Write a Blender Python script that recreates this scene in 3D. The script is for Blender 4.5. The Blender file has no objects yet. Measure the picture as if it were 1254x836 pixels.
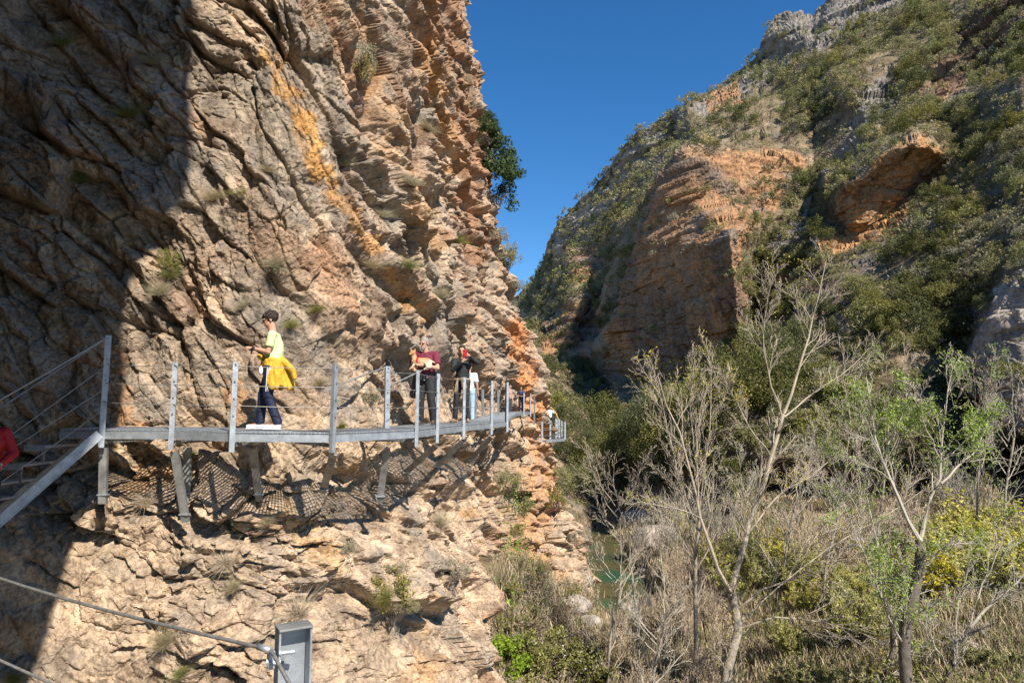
import time; _T0 = time.time()
import bpy, bmesh, math, random
import numpy as np
from mathutils import Vector, Matrix, Euler, Quaternion
from mathutils.geometry import delaunay_2d_cdt
random.seed(5); RNG = np.random.default_rng(11)
scene = bpy.context.scene
COL = scene.collection
PI = math.pi
# ---------------------------------------------------------------- camera model
F = 836.0; PITCH = math.atan(82.0/F); CA, SA = math.cos(PITCH), math.sin(PITCH)
def P(px, py, Y):
    a = (px-627.0)/F; b = (418.0-py)/F
    dy = CA - b*SA; dz = SA + b*CA
    return Vector((a*Y/dy, Y, dz*Y/dy))
def PN(px, py, Y):
    a = (px-627.0)/F; b = (418.0-py)/F
    dy = CA - b*SA; dz = SA + b*CA
    return np.stack([a*Y/dy, Y, dz*Y/dy], -1)
def proj(v):
    x, y, z = v[..., 0], v[..., 1], v[..., 2]
    w = y*CA + z*SA; u = -y*SA + z*CA
    return 627.0 + F*x/w, 418.0 - F*u/w
cd = bpy.data.cameras.new('camera'); cam = bpy.data.objects.new('camera', cd); COL.objects.link(cam)
cd.sensor_width = 36; cd.lens = 24; cd.clip_start = 0.05; cd.clip_end = 5000
cam.rotation_euler = (math.radians(90)+PITCH, 0, 0); scene.camera = cam
# ---------------------------------------------------------------- light
SUN = Vector((0.38, -0.61, 0.695)).normalized()
w = bpy.data.worlds.new('World'); scene.world = w; w.use_nodes = True
nt = w.node_tree; nt.nodes.clear()
sky = nt.nodes.new('ShaderNodeTexSky'); sky.sky_type = 'NISHITA'; sky.sun_disc = False
sky.sun_elevation = math.asin(SUN.z); sky.sun_rotation = math.atan2(SUN.x, SUN.y)
sky.altitude = 900; sky.air_density = 1.0; sky.dust_density = 0.15; sky.ozone_density = 5.0
bg = nt.nodes.new('ShaderNodeBackground'); bg.inputs[1].default_value = 0.092
wo = nt.nodes.new('ShaderNodeOutputWorld')
hs_ = nt.nodes.new('ShaderNodeHueSaturation'); hs_.inputs['Saturation'].default_value = 1.24; hs_.inputs['Value'].default_value = 1.1; nt.links.new(sky.outputs[0], hs_.inputs['Color']); nt.links.new(hs_.outputs[0], bg.inputs[0]); nt.links.new(bg.outputs[0], wo.inputs[0])
sd = bpy.data.lights.new('sun', 'SUN'); so = bpy.data.objects.new('sun', sd); COL.objects.link(so)
sd.energy = 5.0; sd.angle = math.radians(0.5); sd.color = (1, 0.93, 0.82)
so.rotation_euler = SUN.to_track_quat('Z', 'Y').to_euler(); so.location = (10, -20, 40)
scene.view_settings.view_transform = 'Standard'; scene.view_settings.look = 'None'
scene.view_settings.exposure = 0.66; scene.view_settings.gamma = 1.0
scene.render.engine = 'CYCLES'
scene.cycles.max_bounces = 5; scene.cycles.diffuse_bounces = 1; scene.cycles.transparent_max_bounces = 8
scene.cycles.use_denoising = True
# ---------------------------------------------------------------- noise
def _h(ix, iy, iz, seed):
    n = (ix.astype(np.int64)*374761393 + iy.astype(np.int64)*668265263 + iz*2147483647 + seed*974634777) & 0xffffffff
    n = ((n ^ (n >> 13))*1274126177) & 0xffffffff
    n = ((n ^ (n >> 15))*2246822519) & 0xffffffff
    return ((n ^ (n >> 16)) & 0xffffff)/16777216.0
def noise2(x, y, seed=0):
    ix = np.floor(x); iy = np.floor(y); fx = x-ix; fy = y-iy
    fx = fx*fx*fx*(fx*(fx*6-15)+10); fy = fy*fy*fy*(fy*(fy*6-15)+10)
    a = _h(ix, iy, 0, seed); b = _h(ix+1, iy, 0, seed); c = _h(ix, iy+1, 0, seed); d = _h(ix+1, iy+1, 0, seed)
    return ((a+(b-a)*fx) + ((c+(d-c)*fx)-(a+(b-a)*fx))*fy)*2-1
def noise3(x, y, z, seed=0):
    ix = np.floor(x); iy = np.floor(y); iz = np.floor(z).astype(np.int64); fx = x-ix; fy = y-iy; fz = z-iz
    fx = fx*fx*(3-2*fx); fy = fy*fy*(3-2*fy); fz = fz*fz*(3-2*fz)
    def pl(k):
        a = _h(ix, iy, k, seed); b = _h(ix+1, iy, k, seed); c = _h(ix, iy+1, k, seed); d = _h(ix+1, iy+1, k, seed)
        e = a+(b-a)*fx; f = c+(d-c)*fx
        return e+(f-e)*fy
    p0 = pl(iz); p1 = pl(iz+1)
    return (p0+(p1-p0)*fz)*2-1
def fbm2(x, y, oct=4, seed=0, g=0.5):
    s = 0; a = 1.0; t = 0
    for k in range(oct):
        s = s + a*noise2(x*2**k+k*17.3, y*2**k-k*9.1, seed+k); t += a; a *= g
    return s/t
def fbm3(x, y, z, oct=4, seed=0, g=0.5):
    s = 0; a = 1.0; t = 0
    for k in range(oct):
        s = s + a*noise3(x*2**k+k*17.3, y*2**k-k*9.1, z*2**k+k*3.7, seed+k); t += a; a *= g
    return s/t
def vor2(x, y, seed=0):
    ix = np.floor(x); iy = np.floor(y)
    F1 = np.full(x.shape, 9.0); F2 = np.full(x.shape, 9.0)
    DX = np.zeros(x.shape); DY = np.zeros(x.shape); ID = np.zeros(x.shape); ID2 = np.zeros(x.shape)
    for i in (-1, 0, 1):
        for j in (-1, 0, 1):
            a = ix+i; b = iy+j
            dx = x-(a+_h(a, b, 1, seed)); dy = y-(b+_h(a, b, 2, seed))
            d = dx*dx+dy*dy
            m = d < F1
            F2 = np.where(m, F1, np.minimum(F2, d))
            F1 = np.where(m, d, F1); DX = np.where(m, dx, DX); DY = np.where(m, dy, DY)
            ID = np.where(m, _h(a, b, 3, seed), ID); ID2 = np.where(m, _h(a, b, 4, seed), ID2)
    return np.sqrt(F1), np.sqrt(F2), DX, DY, ID, ID2
def facets(x, y, seed, tilt=1.2, crack=0.35):
    """fractured blocks: every cell its own height and tilt, open joints between; about -1..1"""
    f1, f2, dx, dy, a, b = vor2(x, y, seed)
    g1 = (a*7.13 % 1.0)-0.5; g2 = (b*5.77 % 1.0)-0.5
    e = np.clip((f2-f1)/0.12, 0, 1)
    return (a-0.5)*1.1 + tilt*(dx*g1+dy*g2)*1.6 - crack*(1-e)
def sstep(a, b, x):
    t = np.clip((x-a)/(b-a), 0, 1); return t*t*(3-2*t)
def inpoly(px, py, poly):
    r = np.zeros(px.shape, bool); n = len(poly)
    for i in range(n):
        x0, y0 = poly[i]; x1, y1 = poly[(i+1) % n]
        if y0 == y1: continue
        c = ((y0 > py) != (y1 > py)) & (px < (x1-x0)*(py-y0)/(y1-y0)+x0)
        r ^= c
    return r
def inpt(x, y, poly):
    r = False; n = len(poly); x1, y1 = poly[-1]
    for x0, y0 in poly:
        if (y0 > y) != (y1 > y) and x < (x1-x0)*(y-y0)/(y1-y0)+x0: r = not r
        x1, y1 = x0, y0
    return r
def segdist(px, py, x0, y0, x1, y1):
    dx, dy = x1-x0, y1-y0; t = np.clip(((px-x0)*dx+(py-y0)*dy)/(dx*dx+dy*dy), 0, 1)
    return np.hypot(px-(x0+t*dx), py-(y0+t*dy))
# ---------------------------------------------------------------- objects
def tag(o, label=None, cat=None, group=None, kind=None):
    if label: o['label'] = label
    if cat: o['category'] = cat
    if group: o['group'] = group
    if kind: o['kind'] = kind
    return o
def npmesh(name, V, Q, mats=(), tri=None, col=None, smooth=False):
    me = bpy.data.meshes.new(name)
    V = np.asarray(V, np.float32).reshape(-1, 3)
    Q = np.asarray(Q, np.int32)
    nq = len(Q); k = Q.shape[1] if nq else 4
    loops = Q.ravel(); starts = np.arange(nq, dtype=np.int32)*k
    if tri is not None and len(tri):
        tri = np.asarray(tri, np.int32)
        starts = np.concatenate([starts, nq*k + np.arange(len(tri), dtype=np.int32)*3]); loops = np.concatenate([loops, tri.ravel()])
    me.vertices.add(len(V)); me.vertices.foreach_set('co', V.ravel())
    me.loops.add(len(loops)); me.loops.foreach_set('vertex_index', loops.astype(np.int32))
    me.polygons.add(len(starts)); me.polygons.foreach_set('loop_start', starts.astype(np.int32))
    if smooth: me.polygons.foreach_set('use_smooth', np.ones(len(starts), bool))
    me.update(calc_edges=True); me.validate()
    if col is not None:
        at = me.color_attributes.new('col', 'FLOAT_COLOR', 'POINT')
        c = np.ones((len(V), 4), np.float32); c[:, :3] = col
        at.data.foreach_set('color', c.ravel())
    if not smooth:
        try: me.shade_flat()
        except Exception: pass
    for m in mats: me.materials.append(m)
    return me
def link(name, me, parent=None, loc=None, rz=0):
    o = bpy.data.objects.new(name, me); COL.objects.link(o)
    if parent is not None: o.parent = parent
    if loc is not None: o.location = loc
    if rz: o.rotation_euler = (0, 0, rz)
    return o
def empty(name, loc=(0, 0, 0), rz=0):
    o = bpy.data.objects.new(name, None); COL.objects.link(o); o.location = loc; o.rotation_euler = (0, 0, rz)
    o.empty_display_size = 0.2
    return o
def dup(o, loc=None, rot=None, scale=None, label=None, group=None):
    c = o.copy(); COL.objects.link(c)
    if loc is not None: c.location = loc
    if rot is not None: c.rotation_euler = rot
    if scale is not None: c.scale = scale
    if label: c['label'] = label
    if group: c['group'] = group
    for ch in list(o.children):
        d = ch.copy(); COL.objects.link(d); d.parent = c
        for g in list(ch.children):
            e = g.copy(); COL.objects.link(e); e.parent = d
    return c
class MB:
    def __init__(s): s.v = []; s.f = []
    def add(s, vs, fs):
        n = len(s.v); s.v += [tuple(x) for x in vs]; s.f += [tuple(i+n for i in f) for f in fs]
    def box(s, c, sz, R=None):
        c = Vector(c); vs = []
        for x in (-.5, .5):
            for y in (-.5, .5):
                for z in (-.5, .5):
                    p = Vector((x*sz[0], y*sz[1], z*sz[2]))
                    if R is not None: p = R @ p
                    vs.append(c+p)
        s.add(vs, [(0, 1, 3, 2), (4, 6, 7, 5), (0, 4, 5, 1), (2, 3, 7, 6), (0, 2, 6, 4), (1, 5, 7, 3)])
    def beam(s, a, b, w, h, up=(0, 0, 1)):
        a = Vector(a); b = Vector(b); d = (b-a); L = d.length; d.normalize()
        u = Vector(up); x = d.cross(u)
        if x.length < 1e-4: x = d.cross(Vector((0, 1, 0)))
        x.normalize(); u = x.cross(d)
        R = Matrix((x, d, u)).transposed()
        s.box((a+b)/2, (w, L, h), R)
    def channel(s, a, b, w, d, t, up=(0, 0, 1)):
        """a U profile from a to b: web w wide facing 'up', flanges d deep, t thick"""
        a = Vector(a); b = Vector(b); D = (b-a).normalized(); u = Vector(up); x = D.cross(u).normalized(); u = x.cross(D)
        s.beam(a, b, w, t, u)
        for k in (-1, 1):
            off = x*(w/2-t/2)*k - u*(d/2+0.0005)
            s.beam(a+off, b+off, t, d-t, u)
    def tube(s, pts, rad, n=8, cap=True):
        pts = [Vector(p) for p in pts]; r = rad if isinstance(rad, (list, tuple)) else [rad]*len(pts)
        N0 = len(s.v); t = (pts[1]-pts[0]).normalized(); u = t.orthogonal().normalized()
        vs = []
        for i, p in enumerate(pts):
            if i == 0: t = pts[1]-pts[0]
            elif i == len(pts)-1: t = pts[-1]-pts[-2]
            else: t = pts[i+1]-pts[i-1]
            t = t.normalized(); u = (u-t*u.dot(t)).normalized(); v = t.cross(u)
            for k in range(n):
                a = 2*PI*k/n; vs.append(p+(u*math.cos(a)+v*math.sin(a))*r[i])
        fs = []
        for i in range(len(pts)-1):
            for k in range(n):
                fs.append((i*n+k, i*n+(k+1) % n, (i+1)*n+(k+1) % n, (i+1)*n+k))
        if cap: fs += [tuple(range(n))[::-1], tuple((len(pts)-1)*n+k for k in range(n))]
        s.add(vs, fs)
    def ell(s, c, r, R=None, n=14, m=9):
        vs = []; c = Vector(c)
        for j in range(1, m):
            th = PI*j/m
            for k in range(n):
                a = 2*PI*k/n; p = Vector((r[0]*math.sin(th)*math.cos(a), r[1]*math.sin(th)*math.sin(a), r[2]*math.cos(th)))
                if R is not None: p = R @ p
                vs.append(c+p)
        t = Vector((0, 0, r[2])); 
        if R is not None: t = R @ t
        vs += [c+t, c-t]; T = len(vs)-2; B = T+1; fs = []
        for j in range(m-2):
            for k in range(n): fs.append((j*n+k, (j+1)*n+k, (j+1)*n+(k+1) % n, j*n+(k+1) % n))
        for k in range(n):
            fs.append((T, k, (k+1) % n)); fs.append((B, (m-2)*n+(k+1) % n, (m-2)*n+k))
        s.add(vs, fs)
    def cap(s, a, b, ra, rb, n=12, sx=1.0):
        """tapered limb with round ends"""
        a = Vector(a); b = Vector(b); d = (b-a); L = max(d.length, 1e-5); d.normalize()
        pts = []; rr = []
        for k in range(1, 5):
            t = k/4*PI/2; pts.append(a-d*ra*math.cos(t)); rr.append(ra*math.sin(t))
        for k in range(4, 0, -1):
            t = k/4*PI/2; pts.append(b+d*rb*math.cos(t)); rr.append(rb*math.sin(t))
        s.tube(pts, rr, n)
    def build(s, name, mat, parent=None, smooth=False, loc=None, rz=0, bevel=0):
        me = bpy.data.meshes.new(name); me.from_pydata(s.v, [], s.f); me.update()
        if smooth: me.polygons.foreach_set('use_smooth', [True]*len(me.polygons))
        for m in (mat if isinstance(mat, (list, tuple)) else [mat]): me.materials.append(m)
        o = link(name, me, parent, loc, rz)
        if bevel:
            b = o.modifiers.new('b', 'BEVEL'); b.width = bevel; b.segments = 1; b.limit_method = 'ANGLE'
        return o
def blob(mb, name, mat, parent=None, voxel=0.008, smooth_it=4, disp=None):
    """weld the overlapping limbs of mb into one continuous skin"""
    me = bpy.data.meshes.new(name); me.from_pydata(mb.v, [], mb.f); me.update()
    o = bpy.data.objects.new(name, me); COL.objects.link(o)
    r = o.modifiers.new('r', 'REMESH'); r.mode = 'VOXEL'; r.voxel_size = voxel
    if smooth_it:
        q = o.modifiers.new('s', 'SMOOTH'); q.iterations = smooth_it; q.factor = 0.5
    dg = bpy.context.evaluated_depsgraph_get(); dg.update()
    m2 = bpy.data.meshes.new_from_object(o.evaluated_get(dg)); o.modifiers.clear()
    o.data = m2; m2.name = name
    if disp is not None:
        n = len(m2.vertices); co = np.empty(n*3, np.float32); m2.vertices.foreach_get('co', co)
        co = disp(co.reshape(-1, 3)); m2.vertices.foreach_set('co', co.astype(np.float32).ravel()); m2.update()
    m2.polygons.foreach_set('use_smooth', [True]*len(m2.polygons))
    m2.materials.clear(); m2.materials.append(mat)
    if parent is not None: o.parent = parent
    return o
# ---------------------------------------------------------------- materials
def newmat(name):
    m = bpy.data.materials.new(name); m.use_nodes = True; n = m.node_tree; b = n.nodes['Principled BSDF']
    return m, n, b
def ramp(n, pts):
    r = n.nodes.new('ShaderNodeValToRGB'); e = r.color_ramp.elements
    while len(e) < len(pts): e.new(0.5)
    for k, (p, c) in enumerate(pts): e[k].position = p; e[k].color = (*c, 1) if len(c) == 3 else c
    return r
def plain(name, col, rough=0.7, metal=0.0, var=0.12, scale=12.0, bump=0.0, bscale=60.0, spec=0.4):
    m, n, b = newmat(name)
    tc = n.nodes.new('ShaderNodeTexCoord'); no = n.nodes.new('ShaderNodeTexNoise'); no.inputs['Scale'].default_value = scale; no.inputs['Detail'].default_value = 5
    n.links.new(tc.outputs['Object'], no.inputs['Vector'])
    r = ramp(n, [(0.3, tuple(c*(1-var) for c in col)), (0.7, tuple(min(1, c*(1+var)) for c in col))])
    n.links.new(no.outputs[0], r.inputs[0]); n.links.new(r.outputs[0], b.inputs['Base Color'])
    b.inputs['Roughness'].default_value = rough; b.inputs['Metallic'].default_value = metal
    b.inputs['Specular IOR Level'].default_value = spec
    if bump:
        n2 = n.nodes.new('ShaderNodeTexNoise'); n2.inputs['Scale'].default_value = bscale; n2.inputs['Detail'].default_value = 4
        n.links.new(tc.outputs['Object'], n2.inputs['Vector'])
        bu = n.nodes.new('ShaderNodeBump'); bu.inputs['Strength'].default_value = bump; bu.inputs['Distance'].default_value = 0.02
        n.links.new(n2.outputs[0], bu.inputs['Height']); n.links.new(bu.outputs[0], b.inputs['Normal'])
    return m
def rockmat(name, scale=1.0, bump=0.8, dist=0.05):
    """weathered limestone: colour from the strata attribute, broken up by lichen grey, rust and grain"""
    m, n, b = newmat(name); L = n.links.new
    at = n.nodes.new('ShaderNodeAttribute'); at.attribute_name = 'col'
    tc = n.nodes.new('ShaderNodeTexCoord')
    def noise(s, d=8, r=0.6):
        q = n.nodes.new('ShaderNodeTexNoise'); q.inputs['Scale'].default_value = s*scale; q.inputs['Detail'].default_value = d; q.inputs['Roughness'].default_value = r
        L(tc.outputs['Object'], q.inputs['Vector']); return q
    n1 = noise(2.2, 10, 0.7); n2 = noise(14, 6, 0.65); n3 = noise(0.9, 6, .6)
    r1 = ramp(n, [(0.34, (.50, .47, .46)), (0.5, (.95, .95, .95)), (0.68, (1.28, 1.24, 1.18))])
    L(n1.outputs[0], r1.inputs[0])
    mx = n.nodes.new('ShaderNodeMix'); mx.data_type = 'RGBA'; mx.blend_type = 'MULTIPLY'; mx.inputs[0].default_value = 1
    L(at.outputs['Color'], mx.inputs[6]); L(r1.outputs[0], mx.inputs[7])
    r2 = ramp(n, [(0.38, (.55, .52, .50)), (0.55, (1.10, 1.08, 1.06))]); L(n2.outputs[0], r2.inputs[0])
    m2 = n.nodes.new('ShaderNodeMix'); m2.data_type = 'RGBA'; m2.blend_type = 'MULTIPLY'; m2.inputs[0].default_value = 0.85
    L(mx.outputs[2], m2.inputs[6]); L(r2.outputs[0], m2.inputs[7])
    # grey lichen veil
    r3 = ramp(n, [(0.50, (0, 0, 0)), (0.66, (.5, .5, .5))]); L(n3.outputs[0], r3.inputs[0])
    m3 = n.nodes.new('ShaderNodeMix'); m3.data_type = 'RGBA'; m3.inputs[7].default_value = (.24, .225, .20, 1)
    L(r3.outputs[0], m3.inputs[0]); L(m2.outputs[2], m3.inputs[6])
    L(m3.outputs[2], b.inputs['Base Color'])
    b.inputs['Roughness'].default_value = 0.92; b.inputs['Specular IOR Level'].default_value = 0.15
    vo = n.nodes.new('ShaderNodeTexVoronoi'); vo.inputs['Scale'].default_value = 11*scale; L(tc.outputs['Object'], vo.inputs['Vector'])
    n4 = noise(26, 7, 0.7)
    ad = n.nodes.new('ShaderNodeMath'); ad.operation = 'MULTIPLY_ADD'; ad.inputs[1].default_value = -0.6
    L(vo.outputs['Distance'], ad.inputs[0]); L(n4.outputs[0], ad.inputs[2])
    bu = n.nodes.new('ShaderNodeBump'); bu.inputs['Strength'].default_value = bump; bu.inputs['Distance'].default_value = dist
    L(ad.outputs[0], bu.inputs['Height']); L(bu.outputs[0], b.inputs['Normal'])
    return m
def leafmat(name, col, var=0.35, trans=0.25, attr=False, rough=0.6):
    """leaf colour that varies leaf by leaf (island) and plant by plant (object)"""
    m, n, b = newmat(name); L = n.links.new
    ge = n.nodes.new('ShaderNodeNewGeometry'); oi = n.nodes.new('ShaderNodeObjectInfo')
    hs = n.nodes.new('ShaderNodeHueSaturation')
    if attr:
        a = n.nodes.new('ShaderNodeAttribute'); a.attribute_name = 'col'; L(a.outputs['Color'], hs.inputs['Color'])
    else: hs.inputs['Color'].default_value = (*col, 1)
    def mr(src, a, b_):
        q = n.nodes.new('ShaderNodeMapRange'); q.inputs[3].default_value = a; q.inputs[4].default_value = b_; L(src, q.inputs[0]); return q
    v = mr(ge.outputs['Random Per Island'], 1-var, 1+var); L(v.outputs[0], hs.inputs['Value'])
    h = mr(oi.outputs['Random'], 0.49, 0.512); L(h.outputs[0], hs.inputs['Hue'])
    s = mr(oi.outputs['Random'], 1.05, 0.75); L(s.outputs[0], hs.inputs['Saturation'])
    L(hs.outputs[0], b.inputs['Base Color']); b.inputs['Roughness'].default_value = rough; b.inputs['Specular IOR Level'].default_value = 0.25
    if trans:
        tr = n.nodes.new('ShaderNodeBsdfTranslucent'); L(hs.outputs[0], tr.inputs[0])
        ms = n.nodes.new('ShaderNodeMixShader'); ms.inputs[0].default_value = trans
        L(b.outputs[0], ms.inputs[1]); L(tr.outputs[0], ms.inputs[2]); L(ms.outputs[0], n.nodes['Material Output'].inputs[0])
    return m
M_ROCK = rockmat('limestone', 1.0, .85, 0.05)
M_FAR = rockmat('hill_rock', 0.22, 0.8, 0.35)
M_STEEL = plain('galvanised_steel', (.40, .43, .46), 0.5, 0.55, 0.22, 9, 0.15, 40)
M_STEELD = plain('weathered_steel', (.25, .25, .24), 0.6, 0.4, 0.35, 7, 0.2, 30)
M_CABLE = plain('steel_cable', (.30, .29, .27), 0.5, 0.6, 0.3, 60)
M_BARK = plain('pale_bark', (.31, .265, .21), 0.9, 0, 0.5, 7, 1.0, 22)
M_BARKD = plain('dark_bark', (.14, .115, .09), 0.9, 0, 0.4, 6, 0.5, 30)
M_TWIG = plain('pale_twig', (.40, .335, .25), 0.9, 0, 0.25, 3)
M_TWIGB = plain('brown_twig', (.48, .375, .26), 0.9, 0, 0.35, 2)
M_TWIGG = plain('grey_twig', (.40, .355, .28), 0.9, 0, 0.3, 2)
M_L_DARK = leafmat('evergreen_leaf', (.125, .132, .034))
M_L_MID = leafmat('scrub_leaf', (.235, .225, .055))
M_L_OLIVE = leafmat('olive_leaf', (.30, .265, .095))
M_L_GREEN = leafmat('spring_leaf', (.29, .40, .06), trans=.4)
M_L_IVY = leafmat('ivy_leaf', (.24, .36, .04), trans=.35)
M_L_YEL = leafmat('yellow_green_leaf', (.44, .43, .10), trans=.4)
M_L_GOLD = leafmat('golden_leaf', (.62, .56, .08), trans=.4)
M_L_DRY = leafmat('dry_leaf', (.36, .28, .16), trans=.2)
M_L_GREY = leafmat('grey_herb', (.30, .265, .16), trans=.2)
M_L_JUN = leafmat('juniper_leaf', (.06, .095, .025), trans=.15)
M_STRAW = leafmat('straw', (.42, .34, .19), trans=.3)
M_FLOWER = plain('white_petal', (.75, .74, .68), 0.8, 0, .05)
M_STUFF = leafmat('scrub_mixed', (.1, .1, .1), attr=True)
def boxz(a, ks, kz):
    for ax, k in ((0, ks), (1, kz)):
        p = np.pad(a, [(k, k) if q == ax else (0, 0) for q in (0, 1)], mode='edge'); c = np.cumsum(p, axis=ax); c = np.insert(c, 0, 0, axis=ax)
        a = (np.take(c, range(2*k+1, c.shape[ax]), axis=ax)-np.take(c, range(0, c.shape[ax]-2*k-1), axis=ax))/(2*k+1)
    return a
def boxs(a, k):
    for ax in (0, 1):
        p = np.pad(a, [(k, k) if q == ax else (0, 0) for q in (0, 1)], mode='edge'); c = np.cumsum(p, axis=ax)
        c = np.insert(c, 0, 0, axis=ax)
        a = (np.take(c, range(2*k+1, c.shape[ax]), axis=ax)-np.take(c, range(0, c.shape[ax]-2*k-1), axis=ax))/(2*k+1)
    return a
# ================================================================ the near cliff
plan = [(-16,-4),(-13.5,3),(-11.2,7.2),(-9.4,9.9),(-7.6,10.95),(-5.5,11.15),(-4.1,11.1),(-3.3,11.6),(-2.75,12.6),(-2.5,14.2),(-2.15,16.2),(-1.75,18.5),(-1.75,21),(-1.9,23.5),(-1.5,27),(-0.95,31),(-0.55,34.5),(0.1,37.3),(1.1,39.3),(1.7,41.5),(1.9,44),(1.5,47),(-2,51),(-9,55)]
def catmull(pts, n):
    pts = np.array(pts, float); out = []
    for i in range(len(pts)-1):
        p0 = pts[max(i-1, 0)]; p1 = pts[i]; p2 = pts[i+1]; p3 = pts[min(i+2, len(pts)-1)]
        t = np.linspace(0, 1, n, endpoint=False)[:, None]
        out.append(0.5*((2*p1)+(-p0+p2)*t+(2*p0-5*p1+4*p2-p3)*t**2+(-p0+3*p1-3*p2+p3)*t**3))
    return np.concatenate(out+[pts[-1:]])
pc = catmull(plan, 40); sl = np.concatenate([[0], np.cumsum(np.hypot(*np.diff(pc, axis=0).T))])
# sample the plan by what the eye resolves
dist = np.maximum(np.hypot(pc[:, 0], pc[:, 1]), 8.0)
tg = np.hypot(*np.gradient(pc, axis=0).T); 
res = dist/830.0
foreshort = np.abs(pc[:, 0]*np.gradient(pc[:, 1])-pc[:, 1]*np.gradient(pc[:, 0]))/(dist*tg)
step = res*1.15/np.clip(foreshort, 0.55, 1)
step = np.where(pc[:, 0] < -9.6, 0.16, step); step = np.where(pc[:, 1] > 48, .4, step)
cum = np.concatenate([[0], np.cumsum(np.diff(sl)/((step[1:]+step[:-1])/2))])
NS = int(cum[-1]); print('wall cols', NS)
si = np.interp(np.arange(NS+1), cum, sl)
PX = np.interp(si, sl, pc[:, 0]); PY = np.interp(si, sl, pc[:, 1])
D = np.maximum(np.interp(si, sl, dist), 9.0)
D = np.convolve(np.pad(D, 40, mode='edge'), np.ones(81)/81, 'valid')
v = np.concatenate([np.linspace(-.95, -.46, 30)[:-1], np.linspace(-.46, .66, 800), np.linspace(.66, 1.25, 45)[1:]])
S, VV = np.meshgrid(si, v, indexing='ij')
X0 = np.repeat(PX[:, None], len(v), 1); Y0 = np.repeat(PY[:, None], len(v), 1); Z = VV*D[:, None]
Z = np.maximum(Z, -15)
tx = np.gradient(PX); ty = np.gradient(PY); tl = np.hypot(tx, ty); tx /= tl; ty /= tl
k = 61; tx = np.convolve(np.pad(tx, k//2, mode='edge'), np.ones(k)/k, 'valid'); ty = np.convolve(np.pad(ty, k//2, mode='edge'), np.ones(k)/k, 'valid')
tl = np.hypot(tx, ty); tx /= tl; ty /= tl
NX = ty[:, None]; NY = -tx[:, None]       # outward (towards the gorge)
s_near = sstep(17.5, 20.5, Y0)*1.0          # 0 near part, 1 beyond the first buttress
s_far = sstep(31, 38, Y0)
# big shape: foot bulges out, top leans back
foot_near = 0.33*np.clip(-1.15-Z, 0, 9) + 0.25*sstep(-1.0, -1.7, Z)
foot_near = np.minimum(foot_near, 2.2) - 0.28*np.clip(-5.6-Z, 0, 9)
foot_mid = -1.0*sstep(-1.2, -3.5, Z) + 0.20*np.clip(-4-Z, 0, 12)
foot_far = 0.26*np.clip(-1.0-Z, 0, 12)
out = foot_near*(1-s_near) + s_near*(foot_mid*(1-s_far)+foot_far*s_far)
lean = np.where(Z > 0, 0, 0)
lean = 0.05*np.clip(Z-0.8, 0, 3) + (0.10+0.045*sstep(16, 36, Y0))*np.clip(Z-2.5, 0, 60) + .14*np.clip(Z-1.0,0,1.5)*s_far
out = out - lean - 1.65*sstep(2.0, 7.5, Z)*sstep(19, 29, Y0)
# rounded bays and ribs
out = out + (0.34+.21*sstep(11.3, 13, Y0))*fbm2(S/5.5, Z/5.0, 3, 31)*(0.5+0.5*sstep(1.2, 3.5, np.abs(Z))) 
# --- fractures. bedding dips to the right on the upper face, flatter below
wx = 0.22*noise2(S/1.9, Z/1.9, 5)+.035*noise2(S/.3, Z/.3, 6); wz = 0.22*noise2(S/1.9+9, Z/1.9, 8)+.035*noise2(S/.3, Z/.3, 7)
Sw = S+wx; Zw = Z+wz
def bedcoords(th):
    c, s = math.cos(th), math.sin(th)
    return Sw*c-Zw*s, Sw*s+Zw*c
t1, n1 = bedcoords(math.radians(50)); t2, n2 = bedcoords(math.radians(22))
def saw(n, period, seed, t):
    q = n/period + 0.40*noise2(t/6.0, n/3.0, seed)+.10*noise2(t/.9, n/.6, seed+1); i = np.floor(q); f = q-i
    h = _h(i, np.floor(t*0.0), 7, seed)
    w_ = np.clip(.12/period, .12, .3); return (f - (f > 1-w_)*(f-1+w_)/w_*f)*(0.4+0.9*h)-.45
t3, n3 = bedcoords(math.radians(74))
upper = 0.17*saw(n1, 1.55, 3, t1) + 0.09*saw(n1, .52, 4, t1) + 0.26*facets(t1/2.3, n1/1.1, 21, 1.5) + 0.19*facets(t1/1.15, n1/.50, 22, 1.7) + 0.065*facets(t1/.38, n1/.20, 23, 1.8) + .10*saw(n1, .85, 24, t1)
lower = 0.16*saw(n2, .9, 13, t2) + 0.34*facets(t2/1.15, n2/0.62, 41, 1.5) + 0.19*facets(t2/.40, n2/.24, 42, 1.6) + 0.085*facets(t2/.19, n2/.15, 43, 1.8)
mix = sstep(-1.8, -0.4, Z+0.5*noise2(S/1.2, Z/1.2, 77) - 0.35*(S-si[0]-16)*0)
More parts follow.
